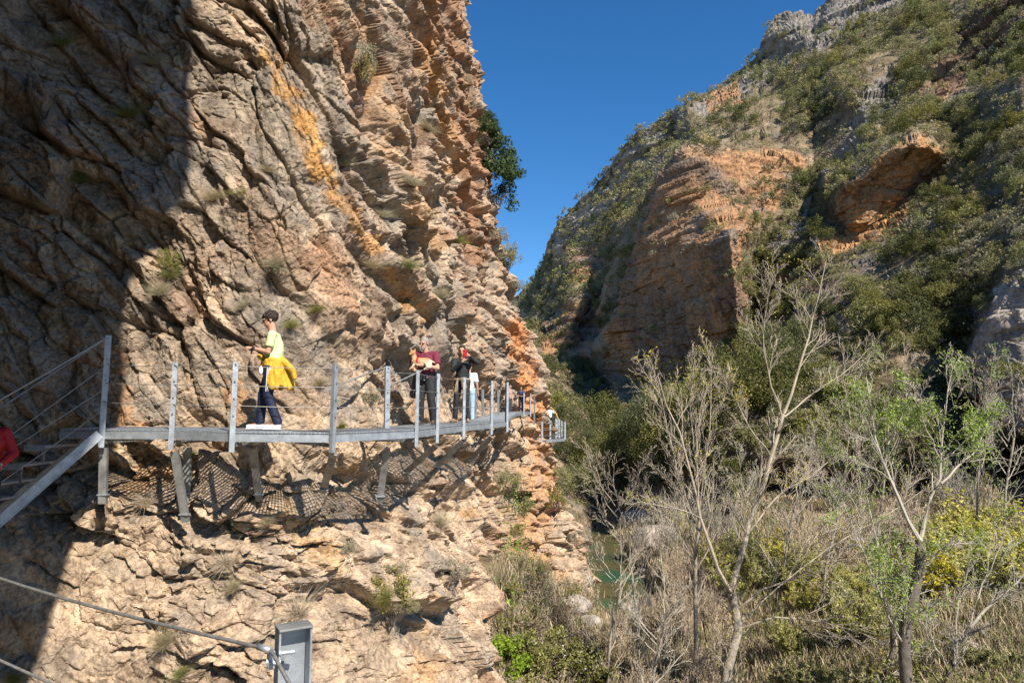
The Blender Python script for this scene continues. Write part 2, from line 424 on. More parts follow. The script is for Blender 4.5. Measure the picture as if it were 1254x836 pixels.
# to the right of the stairs the steep beds reach further down
mix = np.maximum(mix, sstep(11.5, 14.5, Y0+0*Z)*0.75)
fr = upper*mix + lower*(1-mix)
def bedsaw(h, seed, sk=.18, wj=1.7, hj=2.6):
    _, _, _, _, ci, ck = vor2(Sw/(h*wj)+.2*noise2(S/h, Z/h, seed), Zw/(h*hj), seed+50)
    q = (Zw+sk*Sw+.30*h*noise2(S/(2*h), Z/(3*h), seed))/h+ci*.9; f = q-np.floor(q); w_ = .16
    return (np.where(f < 1-w_, 1-f, w_+(f-1+w_)/w_*(1-w_))-.5)*(.45+.9*ck)
farf = .90*bedsaw(2.1, 61, .30) + .27*bedsaw(.8, 63, .2) + .07*bedsaw(.33, 65, .15) + .30*facets(S/1.7+.3*noise2(S/2, Z/2, 66), Z/2.4, 67, 1.6) + .40*fbm2(S/1.6, Z/3.5, 3, 68) + .14*facets(Sw/.7, Zw/.6, 69, 1.6)+.05*facets(Sw/.24, Zw/.2, 70, 1.6)
fw = sstep(11.2, 12.8, Y0+.5*noise2(S/3, Z/3, 39)); fr = fr*(1-fw)+farf*fw
fr = .75*fr+.25*boxz(fr, 1, 1)
fr = fr + 0.024*facets(Sw/.10, Zw/.08, 61, 1.6) + 0.05*fbm2(S/.5, Z/.5, 4, 62)
far_amp = 1.0+0.15*sstep(14, 34, Y0)
rough_area = 0.62+0.55*sstep(-.25, .35, fbm2(S/3.1, Z/2.3, 2, 91))
# smoother sheet low on the left
smooth_l = 1-0.68*sstep(-4.5, -6.3, X0)*sstep(-1.6, -2.3, Z)
fr = fr*far_amp*rough_area*smooth_l
# coarse extra strata on the distant face
fr = fr + s_near*(0.35*facets(t3/5.5, n3/1.6, 26))
# room for the walkway
deckroom = np.exp(-((Z-0.25)/0.95)**2)*sstep(38.5, 36.5, Y0)*sstep(-9.5, -8.0, X0)
fr = fr*(1-0.45*deckroom) - 0.10*deckroom
# a cave-like slot beyond the second man and the gully under the deck
out = out - 0.9*np.exp(-((Y0-25)/1.6)**2-((Z-.9)/2.0)**2)
disp = out+fr
WX = X0+NX*disp; WY = Y0+NY*disp; WZ = Z+0.10*fr*mix + .06*fbm2(S/.9, Z/.9, 2, 15)
WV = np.stack([WX, WY, WZ], -1)
wpx, wpy = proj(WV)
# colours of the stone, with some shade painted in at the upper left
def C(*c): return np.array(c)
def lerp(a, b, t): return a+(b-a)*t[..., None]
grey = C(.315, .262, .205); tan = C(.46, .345, .24); cream = C(.56, .425, .30); rust = C(.36, .185, .095); ora = C(.58, .29, .085); red = C(.27, .15, .095)
a1 = fbm2(t1/2.6, n1/.7, 4, 101); a2 = fbm2(t1/1.6, n1/.5, 4, 102); a3 = fbm2(S/2.5, Z/2.5, 3, 103)
f1_, f2_, _, _, idc, idd = vor2(t1/1.2, n1/.45, 22)
cu = lerp(np.broadcast_to(grey, WV.shape), tan, sstep(-.25, .35, a1))
cu = lerp(cu, red, sstep(.12, .5, a2)*.55)
cu = lerp(cu, rust, sstep(.35, .6, a3+.4*a1)*.7)
cl = lerp(np.broadcast_to(cream, WV.shape), tan, sstep(-.1, .5, fbm2(t2/1.5, n2/.6, 4, 104)))
cl = lerp(cl, ora, sstep(.42, .62, fbm2(S/1.3, Z/1.1, 4, 105))*.45)
colw = lerp(cl, cu, sstep(-1.0, .8, Z+.6*a3)*0.85)
colw = lerp(colw, C(.42, .32, .23), (sstep(0.62, .9, idc)*.35))
_, _, _, _, ia, ib = vor2(t1/.5, n1/.16, 23); colw = colw*(.80+.42*ia)[..., None]; colw = colw*(1+.17*sstep(-.8, 1.0, Z))[..., None]; colw = colw*(1-.22*sstep(-4.6, -6.5, X0+.8*a3)*sstep(-.5, 1.2, Z))[..., None]  # last factor paints the upper left darker, to deepen the cast shade
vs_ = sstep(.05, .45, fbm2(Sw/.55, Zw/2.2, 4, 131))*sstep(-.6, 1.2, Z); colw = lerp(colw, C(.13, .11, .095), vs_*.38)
rs_ = sstep(.0, .4, fbm2(t3/3.5, n3/.4, 4, 132))*sstep(12.5, 17, Y0); colw = lerp(colw, C(.46, .22, .10), rs_*.32)
# rust and ochre streaks where the cliff shows them
def streak(pts, wd, col, amt, base):
    d = np.full(wpx.shape, 1e9)
    for (x0, y0), (x1, y1) in zip(pts[:-1], pts[1:]): d = np.minimum(d, segdist(wpx, wpy, x0, y0, x1, y1))
    d = d+wd*1.3*fbm2(wpx/16, wpy/16, 5, 201)
    return lerp(base, col, (1-sstep(wd*.45, wd, d))*amt)
ochre = C(.70, .38, .12)
colw = streak([(330, 75), (345, 110), (368, 150), (385, 195), (405, 225)], 14, ochre, .85, colw)
colw = streak([(400, 235), (430, 260), (470, 330), (520, 390)], 12, ora, .6, colw)
colw = streak([(440, 20), (455, 90), (470, 150), (500, 230), (530, 300)], 18, ora, .35, colw)
colw = streak([(395, 0), (420, 60), (450, 130)], 12, rust, .6, colw)
colw = streak([(545, 0), (560, 90), (575, 190), (585, 290)], 30, rust, .65, colw)
colw = streak([(520, 60), (545, 140), (560, 200)], 14, ora, .5, colw)
colw = streak([(628, 400), (640, 440), (650, 480), (655, 510)], 15, C(.62, .27, .10), .8, colw)
colw = streak([(660, 540), (662, 600), (655, 680), (668, 720)], 26, C(.56, .31, .15), .75, colw)
colw = streak([(355, 640), (380, 660), (405, 690)], 22, C(.66, .41, .17), .45, colw)
colw = streak([(135, 430), (145, 500), (170, 520)], 16, C(.6, .30, .13), .5, colw)
colw = streak([(290, 470), (300, 510)], 14, C(.6, .28, .10), .5, colw)
colw = streak([(250, 320), (300, 300), (380, 330), (430, 400)], 40, C(.40, .27, .18), .5, colw)
colw = streak([(620, 700), (605, 760)], 12, C(.6, .33, .17), .5, colw)
# grey weathered slabs
colw = streak([(250, 30), (300, 120), (350, 180)], 26, C(.33, .28, .215), .6, colw)
colw = streak([(420, 160), (470, 250), (540, 340)], 16, C(.32, .28, .22), .6, colw)
colw = streak([(150, 640), (260, 700), (120, 790)], 50, C(.60, .46, .33), .55, colw)
def gridmesh(name, WV, col, mat, parent=None):
    a, b = WV.shape[:2]; idx = np.arange(a*b).reshape(a, b)
    Q = np.stack([idx[:-1, :-1], idx[1:, :-1], idx[1:, 1:], idx[:-1, 1:]], -1).reshape(-1, 4)
    return npmesh(name, WV.reshape(-1, 3), Q, [mat], col=col.reshape(-1, 3))
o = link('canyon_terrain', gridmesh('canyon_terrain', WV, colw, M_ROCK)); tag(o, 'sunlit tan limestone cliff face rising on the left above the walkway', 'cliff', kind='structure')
_wp = np.stack([wpx[::2, ::2].ravel(), wpy[::2, ::2].ravel()], 1); _wv = WV[::2, ::2].reshape(-1, 3)
def wall_at(px, py, r=4):
    m = (np.abs(_wp[:, 0]-px) < r) & (np.abs(_wp[:, 1]-py) < r) & (_wv[:, 1] > 5)
    c = _wv[m]
    if len(c) == 0: return wall_at(px-4, py, r*2) if r < 80 else P(px, py, 20)
    k = np.argmin(c[:, 1]); return Vector(c[k])
def wall_y(x, z, y0, y1):
    m = (np.abs(_wv[:, 0]-x) < .08) & (np.abs(_wv[:, 2]-z) < .08) & (_wv[:, 1] > y0) & (_wv[:, 1] < y1)
    return float(_wv[m][:, 1].min()) if m.any() else None
# the part of the cliff that overhangs beside the camera and throws the big shade
mb = MB(); edge = []
for (ex, ey, eY) in [(243, 0, 11.6), (240, 90, 11.5), (240, 190, 11.3), (226, 235, 11.2), (196, 268, 11.2), (172, 310, 11.15), (160, 370, 11.1), (160, 450, 11.1), (150, 520, 11.1), (128, 590, 10.7), (95, 655, 10.4), (60, 750, 9.9), (28, 836, 9.5)]:
    q = P(ex, ey, eY); t_ = (eY-2.0)/-SUN.y; edge.append((q.x+SUN.x*t_, q.z+SUN.z*t_))
poly = [(edge[0][0], 26)]+edge+[(edge[-1][0]-.7, 1.2), (-4.6, -4), (-15, -4), (-15, 26)]
n = len(poly); vs = [(x, 2.0, z) for x, z in poly]+[(x, -4.0, z) for x, z in poly]
mb.add(vs, [tuple(range(n)), tuple(range(2*n-1, n-1, -1))]+[((i+1) % n, i, n+i, n+(i+1) % n) for i in range(n)])
def _rk(c):
    c = c.copy(); d = .14*fbm3(c[:, 0]/1.2, c[:, 1]/2, c[:, 2]/2, 4, 3); c[:, 0] += d; c[:, 2] += .10*fbm3(c[:, 0], c[:, 1], c[:, 2], 3, 9); return c
o = blob(mb, 'overhang_terrain', M_ROCK, voxel=.12, smooth_it=1, disp=_rk)
at = o.data.color_attributes.new('col', 'FLOAT_COLOR', 'POINT'); at.data.foreach_set('color', [.36, .28, .2, 1]*len(o.data.vertices))
tag(o, 'overhanging limestone above the photographer that shades the left of the cliff', 'cliff', kind='structure')
# ================================================================ the opposite side of the gorge
ctrl = [(600,836,24),(600,700,30),(600,600,45),(600,500,75),(600,420,130),
(660,836,25),(660,720,32),(660,640,45),(660,560,70),(660,480,105),(660,420,140),(660,380,175),
(700,836,25.5),(700,740,34),(700,680,46),(700,600,68),(700,520,92),(700,440,125),(700,390,135),(700,330,150),(700,290,175),
(738,836,26),(738,740,36),(738,680,48),(738,620,66),(738,560,78),(731,510,98),(726,460,125),(728,400,138),(745,330,142),(762,270,145),(782,225,148),(805,190,150),(830,172,150),
(744,500,118),(747,460,116),(747,420,113),(763,340,106),(778,290,102),(800,232,98),(838,186,95),
(830,480,98),(820,350,90),(860,300,77),(870,200,91),(790,420,103),(845,400,85),(850,460,90),(800,480,104),
(902,330,69),(908,400,72),(896,285,70),(893,440,78),(925,330,83),(930,390,80),
(740,516,88),(765,506,80),(800,492,74),(850,467,69),(895,452,66),
(760,560,70),(800,540,62),(850,520,57),(900,500,54),
(850,250,90),(900,240,87),(950,262,85),(900,190,93),(960,190,92),(855,172,106),(880,150,118),(920,110,130),
(960,320,78),(985,275,82),(940,430,66),(980,400,60),(940,460,58),(960,230,88),
(1000,290,71),(1040,225,67),(1080,190,65),(1120,167,63.5),(1162,187,65),(1015,310,71),(1050,293,71),(1085,275,70.5),(1112,247,69.5),(1155,215,68),
(1010,322,67),(1060,303,65),(1100,282,63.5),(1140,250,62.5),(1180,215,64),(1000,262,84),(1035,208,80),(1080,172,77),(1120,150,74),(1165,165,72),
(1000,200,92),(1000,120,106),(1000,60,120),(960,120,118),(1060,150,84),(1045,120,88),(1100,120,86),(1100,60,100),(1180,120,72),(1200,70,80),(1254,100,62),(1254,20,74),(1150,20,100),(1400,100,50),(1400,-50,70),(1300,-20,72),
(1050,360,56),(1100,340,55),(1150,300,54),(1200,280,52),(1254,270,48),
(1195,440,41.5),(1212,380,41),(1235,345,41),(1254,325,40),(1205,485,40),(1254,530,37),(1254,430,38),(1178,440,48),(1190,500,46),(1195,370,49),(1225,320,48),(1254,550,42),
(1000,480,50),(1100,460,46),(1160,490,46),(1100,540,42),(1000,560,43),(900,560,48),
(940,590,47),(1000,605,47),(1100,605,44),(1200,575,41),(1254,590,39),(940,560,44),
(900,630,42),(1000,645,36),(1100,645,33.5),(1200,630,32),(1300,600,30),
(900,700,32),(900,836,24),(1000,700,30),(1000,836,21),(1100,720,25.5),(1100,836,19.5),(1254,700,24),(1254,836,18),(1400,836,16),(1400,600,28),(1400,400,33),(1400,250,42),
(800,640,56),(800,700,40),(800,836,25),(850,620,52),
(600,960,17.5),(800,960,18),(1000,960,16),(1200,960,14),(1400,960,12),
(560,960,17),(560,836,23),(560,700,29),(560,560,50),(560,450,100),(1900,-150,60),(1900,100,40),(1900,400,24),(1900,600,19),(1900,836,13),(1900,960,10)]
sil = [(560,420,300),(600,385,280),(632,362,260),(648,345,235),(662,325,215),(670,298,200),(682,272,190),(705,247,185),(725,232,178),(745,205,172),(765,178,165),(780,162,160),(800,154,158),(825,134,155),(850,118,152),(870,110,150),(905,86,146),(930,70,143),(936,42,141),(948,20,140),(965,15,140),(985,16,140),(996,20,138),(1002,6,136),(1022,-6,134),(1060,-25,132),(1100,-50,128),(1254,-120,112),(1400,-200,100),(1900,-300,75)]
ctrl += [(a, b, c) for a, b, c in sil]
ctrl += [(560, -300, 300), (1400, -400, 100), (1900, -400, 75), (560, 300, 300)]
cv, _, cf, *_ = delaunay_2d_cdt([Vector((a, b)) for a, b, c in ctrl], [], [], 0, 1e-6)
key = {(round(a, 1), round(b, 1)): c for a, b, c in ctrl}
cd_ = [key[(round(v_.x, 1), round(v_.y, 1))] for v_ in cv]
NU, NVV = 600, 700
gx = np.concatenate([np.linspace(566, 600, 12)[:-1], np.linspace(600, 1262, NU-60), np.linspace(1262, 1880, 120)[1:]]); NU = len(gx)
top = np.interp(gx, [s_[0] for s_ in sil], [s_[1] for s_ in sil])
top = top + 2.2*fbm2(gx/9, gx*0+3, 3, 400)
tt = np.linspace(0, 1, NVV)
GX = np.repeat(gx[:, None], NVV, 1); GY = top[:, None] + (955-top[:, None])*tt[None, :]**1.0
lg = np.full(GX.shape, np.nan)
for f in cf:
    (x0, y0), (x1, y1), (x2, y2) = [cv[i] for i in f]; d0, d1, d2 = [math.log(cd_[i]) for i in f]
    i0 = np.searchsorted(gx, min(x0, x1, x2)-.5); i1 = np.searchsorted(gx, max(x0, x1, x2)+.5)
    if i1 <= i0: continue
    gX = GX[i0:i1]; gY = GY[i0:i1]
    den = (y1-y2)*(x0-x2)+(x2-x1)*(y0-y2)
    if abs(den) < 1e-9: continue
    a = ((y1-y2)*(gX-x2)+(x2-x1)*(gY-y2))/den; b = ((y2-y0)*(gX-x2)+(x0-x2)*(gY-y2))/den; c = 1-a-b
    m = (a >= -1e-6) & (b >= -1e-6) & (c >= -1e-6)
    blk = lg[i0:i1]; blk[m] = (a*d0+b*d1+c*d2)[m]
# fill any gaps
for i in range(NU):
    bad = np.isnan(lg[i])
    if bad.any(): lg[i][bad] = np.interp(np.flatnonzero(bad), np.flatnonzero(~bad), lg[i][~bad])
lg = boxs(boxs(lg, 2), 2)
GD = np.exp(lg)
G = PN(GX, GY, GD)
# normals of the smoothed sheet
Gs = PN(GX, GY, np.exp(boxs(boxs(lg, 6), 6)))
gu = np.gradient(Gs, axis=0); gv = np.gradient(Gs, axis=1); N = np.cross(gv, gu); N /= np.linalg.norm(N, axis=-1, keepdims=True)+1e-9
N = np.where(((N*G).sum(-1)[..., None] > 0), -N, N)
rockpolys = [
 ('orange', [(742,503),(747,420),(763,340),(776,290),(800,228),(838,183),(872,190),(955,183),(965,215),(950,262),(918,285),(906,330),(916,370),(898,452),(850,462),(800,492)]),
 ('grey', [(672,300),(684,272),(735,222),(768,176),(800,152),(835,128),(845,150),(810,180),(775,222),(745,262),(725,300),(700,335),(682,335)]),
 ('orange', [(655,395),(700,372),(738,372),(742,405),(715,455),(680,445),(662,440)]),
 ('orange', [(690,305),(725,300),(745,330),(738,350),(700,345)]),
 ('grey', [(845,135),(880,105),(930,72),(936,38),(950,18),(985,15),(1002,4),(1100,-45),(1110,0),(1060,30),(1010,58),(965,85),(905,120),(870,150)]),
 ('orange', [(865,118),(905,100),(912,125),(870,150)]),
 ('grey', [(985,290),(955,330),(945,300),(1000,235),(1035,205),(1075,165),(1100,110),(1090,88),(1050,115),(1035,170),(1000,225)]),
 ('orange', [(1128,112),(1150,75),(1172,82),(1180,112),(1150,125)]),
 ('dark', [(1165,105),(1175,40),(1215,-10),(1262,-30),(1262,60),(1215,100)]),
 ('bright', [(996,292),(1038,222),(1080,187),(1122,163),(1165,183),(1158,215),(1118,250),(1100,272),(1060,300),(1012,318)]),
 ('bright', [(1085,262),(1110,255),(1118,268),(1088,292)]),
 ('scree', [(965,345),(1050,296),(1092,292),(1050,345),(1020,400),(985,470),(950,470),(960,400)]),
 ('pale', [(1180,445),(1198,400),(1215,352),(1262,308),(1262,540),(1215,508),(1190,480)]),
 ('orange', [(930,180),(975,180),(990,200),(955,215)]),
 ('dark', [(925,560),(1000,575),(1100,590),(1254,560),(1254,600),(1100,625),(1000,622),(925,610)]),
 ('pale', [(775,630),(800,625),(815,650),(800,668),(778,655)]),
]
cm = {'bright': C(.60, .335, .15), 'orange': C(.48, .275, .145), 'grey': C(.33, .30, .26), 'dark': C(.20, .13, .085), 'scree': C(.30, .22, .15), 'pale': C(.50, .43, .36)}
jx = GX+7*fbm2(GX/16, GY/16, 3, 501); jy = GY+7*fbm2(GX/16+50, GY/16, 3, 502)
a_ = G[..., 0]*.75+G[..., 1]*.5; zz = G[..., 2]
nz1 = fbm2(a_/9, zz/9, 4, 511); nz2 = fbm2(a_/3, zz/2, 4, 512)
earth = lerp(np.broadcast_to(C(.24, .185, .115), G.shape), C(.36, .28, .185), sstep(-.2, .4, nz2))
earth = lerp(earth, C(.16, .155, .07), sstep(.0, .4, nz1)*.6)
colr = earth.copy(); rock = np.zeros(GX.shape)
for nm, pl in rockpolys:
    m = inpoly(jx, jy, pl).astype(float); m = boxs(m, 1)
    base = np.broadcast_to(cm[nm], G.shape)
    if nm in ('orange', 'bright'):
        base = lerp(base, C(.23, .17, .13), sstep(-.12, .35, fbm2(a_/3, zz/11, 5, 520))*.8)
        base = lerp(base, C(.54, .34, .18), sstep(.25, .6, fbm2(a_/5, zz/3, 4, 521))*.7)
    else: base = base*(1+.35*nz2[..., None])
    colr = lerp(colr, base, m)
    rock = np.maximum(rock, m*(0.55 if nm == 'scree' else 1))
# valley floor browns
vf = sstep(600, 680, GY)
colr = lerp(colr, lerp(np.broadcast_to(C(.28, .215, .13), G.shape), C(.42, .34, .22), sstep(-.3, .3, fbm2(G[..., 0]/1.5, G[..., 1]/1.5, 4, 530))), vf)
gwx = .8*fbm2(a_/5, zz/5, 3, 541); b1, b2 = (a_+gwx)*.94+zz*.34, -(a_+gwx)*.34+zz*.94
rk = 1.0*facets(b1/5.0, b2/4.2, 551) + .65*facets(b1/1.9, b2/1.5, 552) + .30*facets(b1/.8, b2/.4, 553)
scl = np.clip(GD/80.0, .35, 1.3)
soft = 1.3*fbm2(a_/11, zz/11, 3, 561) + .35*fbm2(G[..., 0]/2.2, (G[..., 1]+zz)/2.2, 4, 562)
dd = (rk*rock*(.75-.3*inpoly(GX, GY, rockpolys[0][1])) + soft*(1-rock*.6)*(1-.75*vf))*scl
dd = dd*(1-np.exp(-np.arange(NVV)[None, :]/1.5)*.5)
G2 = G + N*dd[..., None]
# river bed
water_poly = [(722,632),(742,628),(752,648),(768,668),(792,690),(815,715),(800,740),(765,760),(735,745),(722,715),(715,680)]
WZL = -10.35
wm = boxs(inpoly(GX, GY, water_poly).astype(float), 3)
G2[..., 2] = G2[..., 2]*(1-wm)+(WZL-.35)*wm
# fold the ridge over its back so that it has depth
back = G2[:, :1].copy(); rows = []
for q in (1, 2, 3):
    r_ = back.copy(); r_[..., 1] += 14*q; r_[..., 2] -= 5*q*q; r_[..., 0] *= 1+.04*q; rows.append(r_)
G3 = np.concatenate(rows[::-1]+[G2], 1); col3 = np.concatenate([colr[:, :1]]*3+[colr], 1)
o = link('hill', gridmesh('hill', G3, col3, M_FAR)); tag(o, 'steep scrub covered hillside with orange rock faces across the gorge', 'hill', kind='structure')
gp = G2
def hill_at(px, py):
    i = int(np.clip(np.searchsorted(gx, px), 0, NU-1)); j = int(np.clip((py-top[i])/(955-top[i])*(NVV-1), 0, NVV-1))
    return Vector(gp[i, j]), Vector(N[i, j]), rock[i, j]
# water
m, n_, b_ = newmat('river_water'); b_.inputs['Roughness'].default_value = .08; b_.inputs['Base Color'].default_value = (.035, .12, .06, 1)
tc = n_.nodes.new('ShaderNodeTexCoord'); no = n_.nodes.new('ShaderNodeTexNoise'); no.inputs['Scale'].default_value = .25; n_.links.new(tc.outputs['Object'], no.inputs['Vector'])
r = ramp(n_, [(.4, (.03, .10, .055)), (.6, (.12, .105, .05))]); n_.links.new(no.outputs[0], r.inputs[0]); n_.links.new(r.outputs[0], b_.inputs['Base Color'])
no2 = n_.nodes.new('ShaderNodeTexNoise'); no2.inputs['Scale'].default_value = 3; n_.links.new(tc.outputs['Object'], no2.inputs['Vector'])
bu = n_.nodes.new('ShaderNodeBump'); bu.inputs['Strength'].default_value = .15; n_.links.new(no2.outputs[0], bu.inputs['Height']); n_.links.new(bu.outputs[0], b_.inputs['Normal'])
M_WATER = m
xs = []; mb = MB()
cc = [P(x_, y_, 50) for x_, y_ in water_poly]
pts = []
for (x_, y_) in water_poly:
    d = P(x_, y_, 1.0); k_ = WZL/d.z; pts.append((d.x*k_, d.y*k_, WZL))
ctr = np.mean(pts, 0); pts = [tuple(ctr+(np.array(p)-ctr)*1.06) for p in pts]; pts = [(p[0], p[1], WZL) for p in pts]
mb.add(pts, [tuple(range(len(pts)))]); o = mb.build('river_water', M_WATER); tag(o, 'green pool of river water at the bottom of the gorge', 'river', kind='structure')
# base ground out to the horizon
mb = MB(); mb.add([(-900, -900, -16), (900, -900, -16), (900, 1500, -16), (-900, 1500, -16)], [(0, 1, 2, 3)])
o = mb.build('ground', plain('soil', (.2, .16, .1), .95, 0, .3, .2)); tag(o, 'brown valley ground far below', 'ground', kind='structure')
# ================================================================ the walkway
def deckstrip(nm, pts, inner, zs, bars=.058):
    """bar grating between an outer and an inner edge, z per point"""
    mb = MB()
    for i in range(len(pts)-1):
        o0, o1 = Vector((*pts[i], zs[i])), Vector((*pts[i+1], zs[i+1])); i0, i1 = Vector((*inner[i], zs[i])), Vector((*inner[i+1], zs[i+1]))
        L = (o1-o0).length; nb = max(2, int(L/bars))
        for k in range(nb+1):
            t = k/nb; a = o0.lerp(o1, t); b = i0.lerp(i1, t); mb.beam(a, b, .009, .034)
        nc = max(4, int((o0-i0).length/(bars*1.4)))
        for k in range(nc+1):
            t = k/nc; mb.beam(o0.lerp(i0, t)+Vector((0, 0, .004)), o1.lerp(i1, t)+Vector((0, 0, .004)), .006, .014)
    return mb
outer = [(-6.55, 9.98), (-5.9, 9.95), (-4.87, 9.90), (-3.86, 9.55), (-2.54, 9.75), (-1.58, 11.3), (-1.38, 12.5), (-1.02, 14.2), (-0.50, 16.1), (-0.16, 17.4), (-.12, 20), (-.05, 24), (.15, 30), (.55, 34.2), (.95, 36.6)]
zz_ = [-.31]*3+[-.33, -.35, -.35, -.35, -.34, -.33, -.32, -.30, -.28, -.22, -.18, -.18]
def offs(pts, w):
    r = []
    for i, p in enumerate(pts):
        a = Vector(pts[max(i-1, 0)]); b = Vector(pts[min(i+1, len(pts)-1)]); d = (b-a).normalized(); r.append((p[0]-d.y*w, p[1]+d.x*w))
    return r
inner = offs(outer, .92)
inner = [(a, b) for a, b in inner]
WK = empty('metal_walkway', (-3.8, 10, -.33))
tag(WK, 'galvanised metal walkway with posts and grating bolted along the cliff', 'walkway')
def setp(o, root):
    o.parent = root; o.matrix_parent_inverse = Matrix.Translation(-Vector(root.location)); return o
def put(mb, name, mat, root, **k): return setp(mb.build(name, mat, **k), root)
for i in range(len(outer)-1):
    far = outer[i][1] > 19
    put(deckstrip('g', outer[i:i+2], inner[i:i+2], zz_[i:i+2], .058 if not far else .14), 'grating', M_STEEL, WK)
for i in range(len(outer)-1):
    a = Vector((*outer[i], zz_[i]-.075)); b = Vector((*outer[i+1], zz_[i+1]-.075)); d = (b-a).normalized(); nrm = Vector((d.y, -d.x, 0))
    m = MB(); m.channel(a+nrm*.015, b+nrm*.015, .105, .055, .007, up=nrm); put(m, 'side_beam', M_STEEL, WK)
    a = Vector((*inner[i], zz_[i]-.055)); b = Vector((*inner[i+1], zz_[i+1]-.055))
    m = MB(); m.channel(a-nrm*.015, b-nrm*.015, .155, .055, .007, up=-nrm); put(m, 'side_beam', M_STEELD, WK)
def post(root, x, y, z0, z1, ang, w=.085, d=.055, lean=(0, 0), mat=None):
    """U-profile upright with bolt heads and a capped top"""
    m = MB(); up = Vector((math.sin(ang), -math.cos(ang), 0)); a = Vector((x, y, z0)); b = Vector((x+lean[0], y+lean[1], z1))
    m.channel(a, b, w, d, .007, up=up)
    m.beam(b-up*d*.5+Vector((0, 0, .004)), b-up*d*.5+Vector((0, 0, .012)), w, d, up)
    side = Vector((up.y, -up.x, 0))
    o = put(m, 'post', mat or M_STEEL, root)
    for k in range(1, 5):
        p = a.lerp(b, .22+.19*k)+up*.010
        q = MB(); q.tube([p-side*.0, p+up*.014], .013, 6); bo = q.build('bolt', M_STEELD); bo.parent = o
    return o
posts = []
def dirang(i):
    a = Vector(outer[max(i-1, 0)]); b = Vector(outer[min(i+1, len(outer)-1)]); d = b-a; return math.atan2(d.y, d.x)
for i in range(1, len(outer)):
    x, y = outer[i]; z = zz_[i]; a = dirang(i)
    up = Vector((math.sin(a), -math.cos(a), 0)); x += up.x*.045; y += up.y*.045
    if i == 1: post(WK, x, y, z-.25, z+1.36, a+.55, .075, lean=(.015, 0)); posts.append((x, y, z+1.36))
    elif i in (10, 11, 12): continue
    else: post(WK, x, y, z-.27, z+.97, a+.5, .072 if i < 9 else .10, lean=(.01, 0)); posts.append((x, y, z+.97))
# uprights on the rock side
for (px_, Y_, tp, bt) in [(474, 11.7, 449, 527), (577, 20.5, 480, 518), (583, 21.3, 478, 516), (592, 22.6, 477, 514), (611, 26, 478, 508), (655, 37.2, 486, 520)]:
    b_ = P(px_, bt, Y_); t_ = P(px_, tp, Y_); post(WK, b_.x, b_.y, b_.z, t_.z, 1.2 if Y_ > 12 else .6, .085)
# wires strung from post to post
line = posts[:]
for h in (.05, .32, .60):
    m = MB()
    for (x0, y0, z0), (x1, y1, z1) in zip(line[:-1], line[1:]):
        if y1 > 18: continue
        if z0-z1 > .2: z0 = z1+.03
        pts = [Vector((x0, y0, z0-h)).lerp(Vector((x1, y1, z1-h)), t/4)-Vector((0, 0, .012*math.sin(PI*t/4))) for t in range(5)]
        m.tube(pts, .0055, 5)
    put(m, 'cable', M_CABLE, WK)
# hand rope along the rock
m = MB(); p = [P(396, 480, 11.0), P(435, 463, 11.4), P(474, 449, 11.7), P(505, 441, 13.2)]
m.tube(p[:3], .014, 6); put(m, 'hand_rope', M_STEELD, WK)
m = MB(); m.tube([P(474, 474, 11.7), P(507, 458, 12.6), P(530, 447, 14.6)], .014, 6); put(m, 'hand_rope', M_STEELD, WK)
# raking struts down to the rock
struts = [((126, 548, 10.0), (125, 604, 10.05)), ((213, 553, 9.95), (225, 628, 10.25)), ((229, 548, 10.45), (227, 602, 10.5)), ((309, 549, 10.3), (316, 604, 10.75)), ((408, 556, 9.8), (396, 598, 10.6)),
          ((474, 548, 11.1), (466, 606, 11.4)), ((534, 546, 12.3), (498, 577, 12.9)), ((566, 541, 14.0), (536, 570, 14.5)), ((602, 535, 16.0), (577, 562, 16.6))]
for a, b in struts:
    A = P(*a); B = P(*b); d = (B-A).normalized(); B = B+d*.15
    m = MB(); m.channel(A, B, .105, .07, .008, up=Vector((0.15, -1, 0))); put(m, 'strut', M_STEELD, WK)
    m = MB(); q = P(*b); m.beam(q+Vector((-.07, .03, -.02)), q+Vector((.07, .03, -.02)), .09, .02); put(m, 'foot_plate', M_STEEL, WK)
for i in range(1, 9):   # brackets into the rock under the grating
    a = Vector((*outer[i], zz_[i]-.15)); b = Vector((*inner[i], zz_[i]-.15)); b = b+(b-a).normalized()*.45
    m = MB(); m.channel(a, b, .08, .05, .007); put(m, 'bracket', M_STEELD, WK)
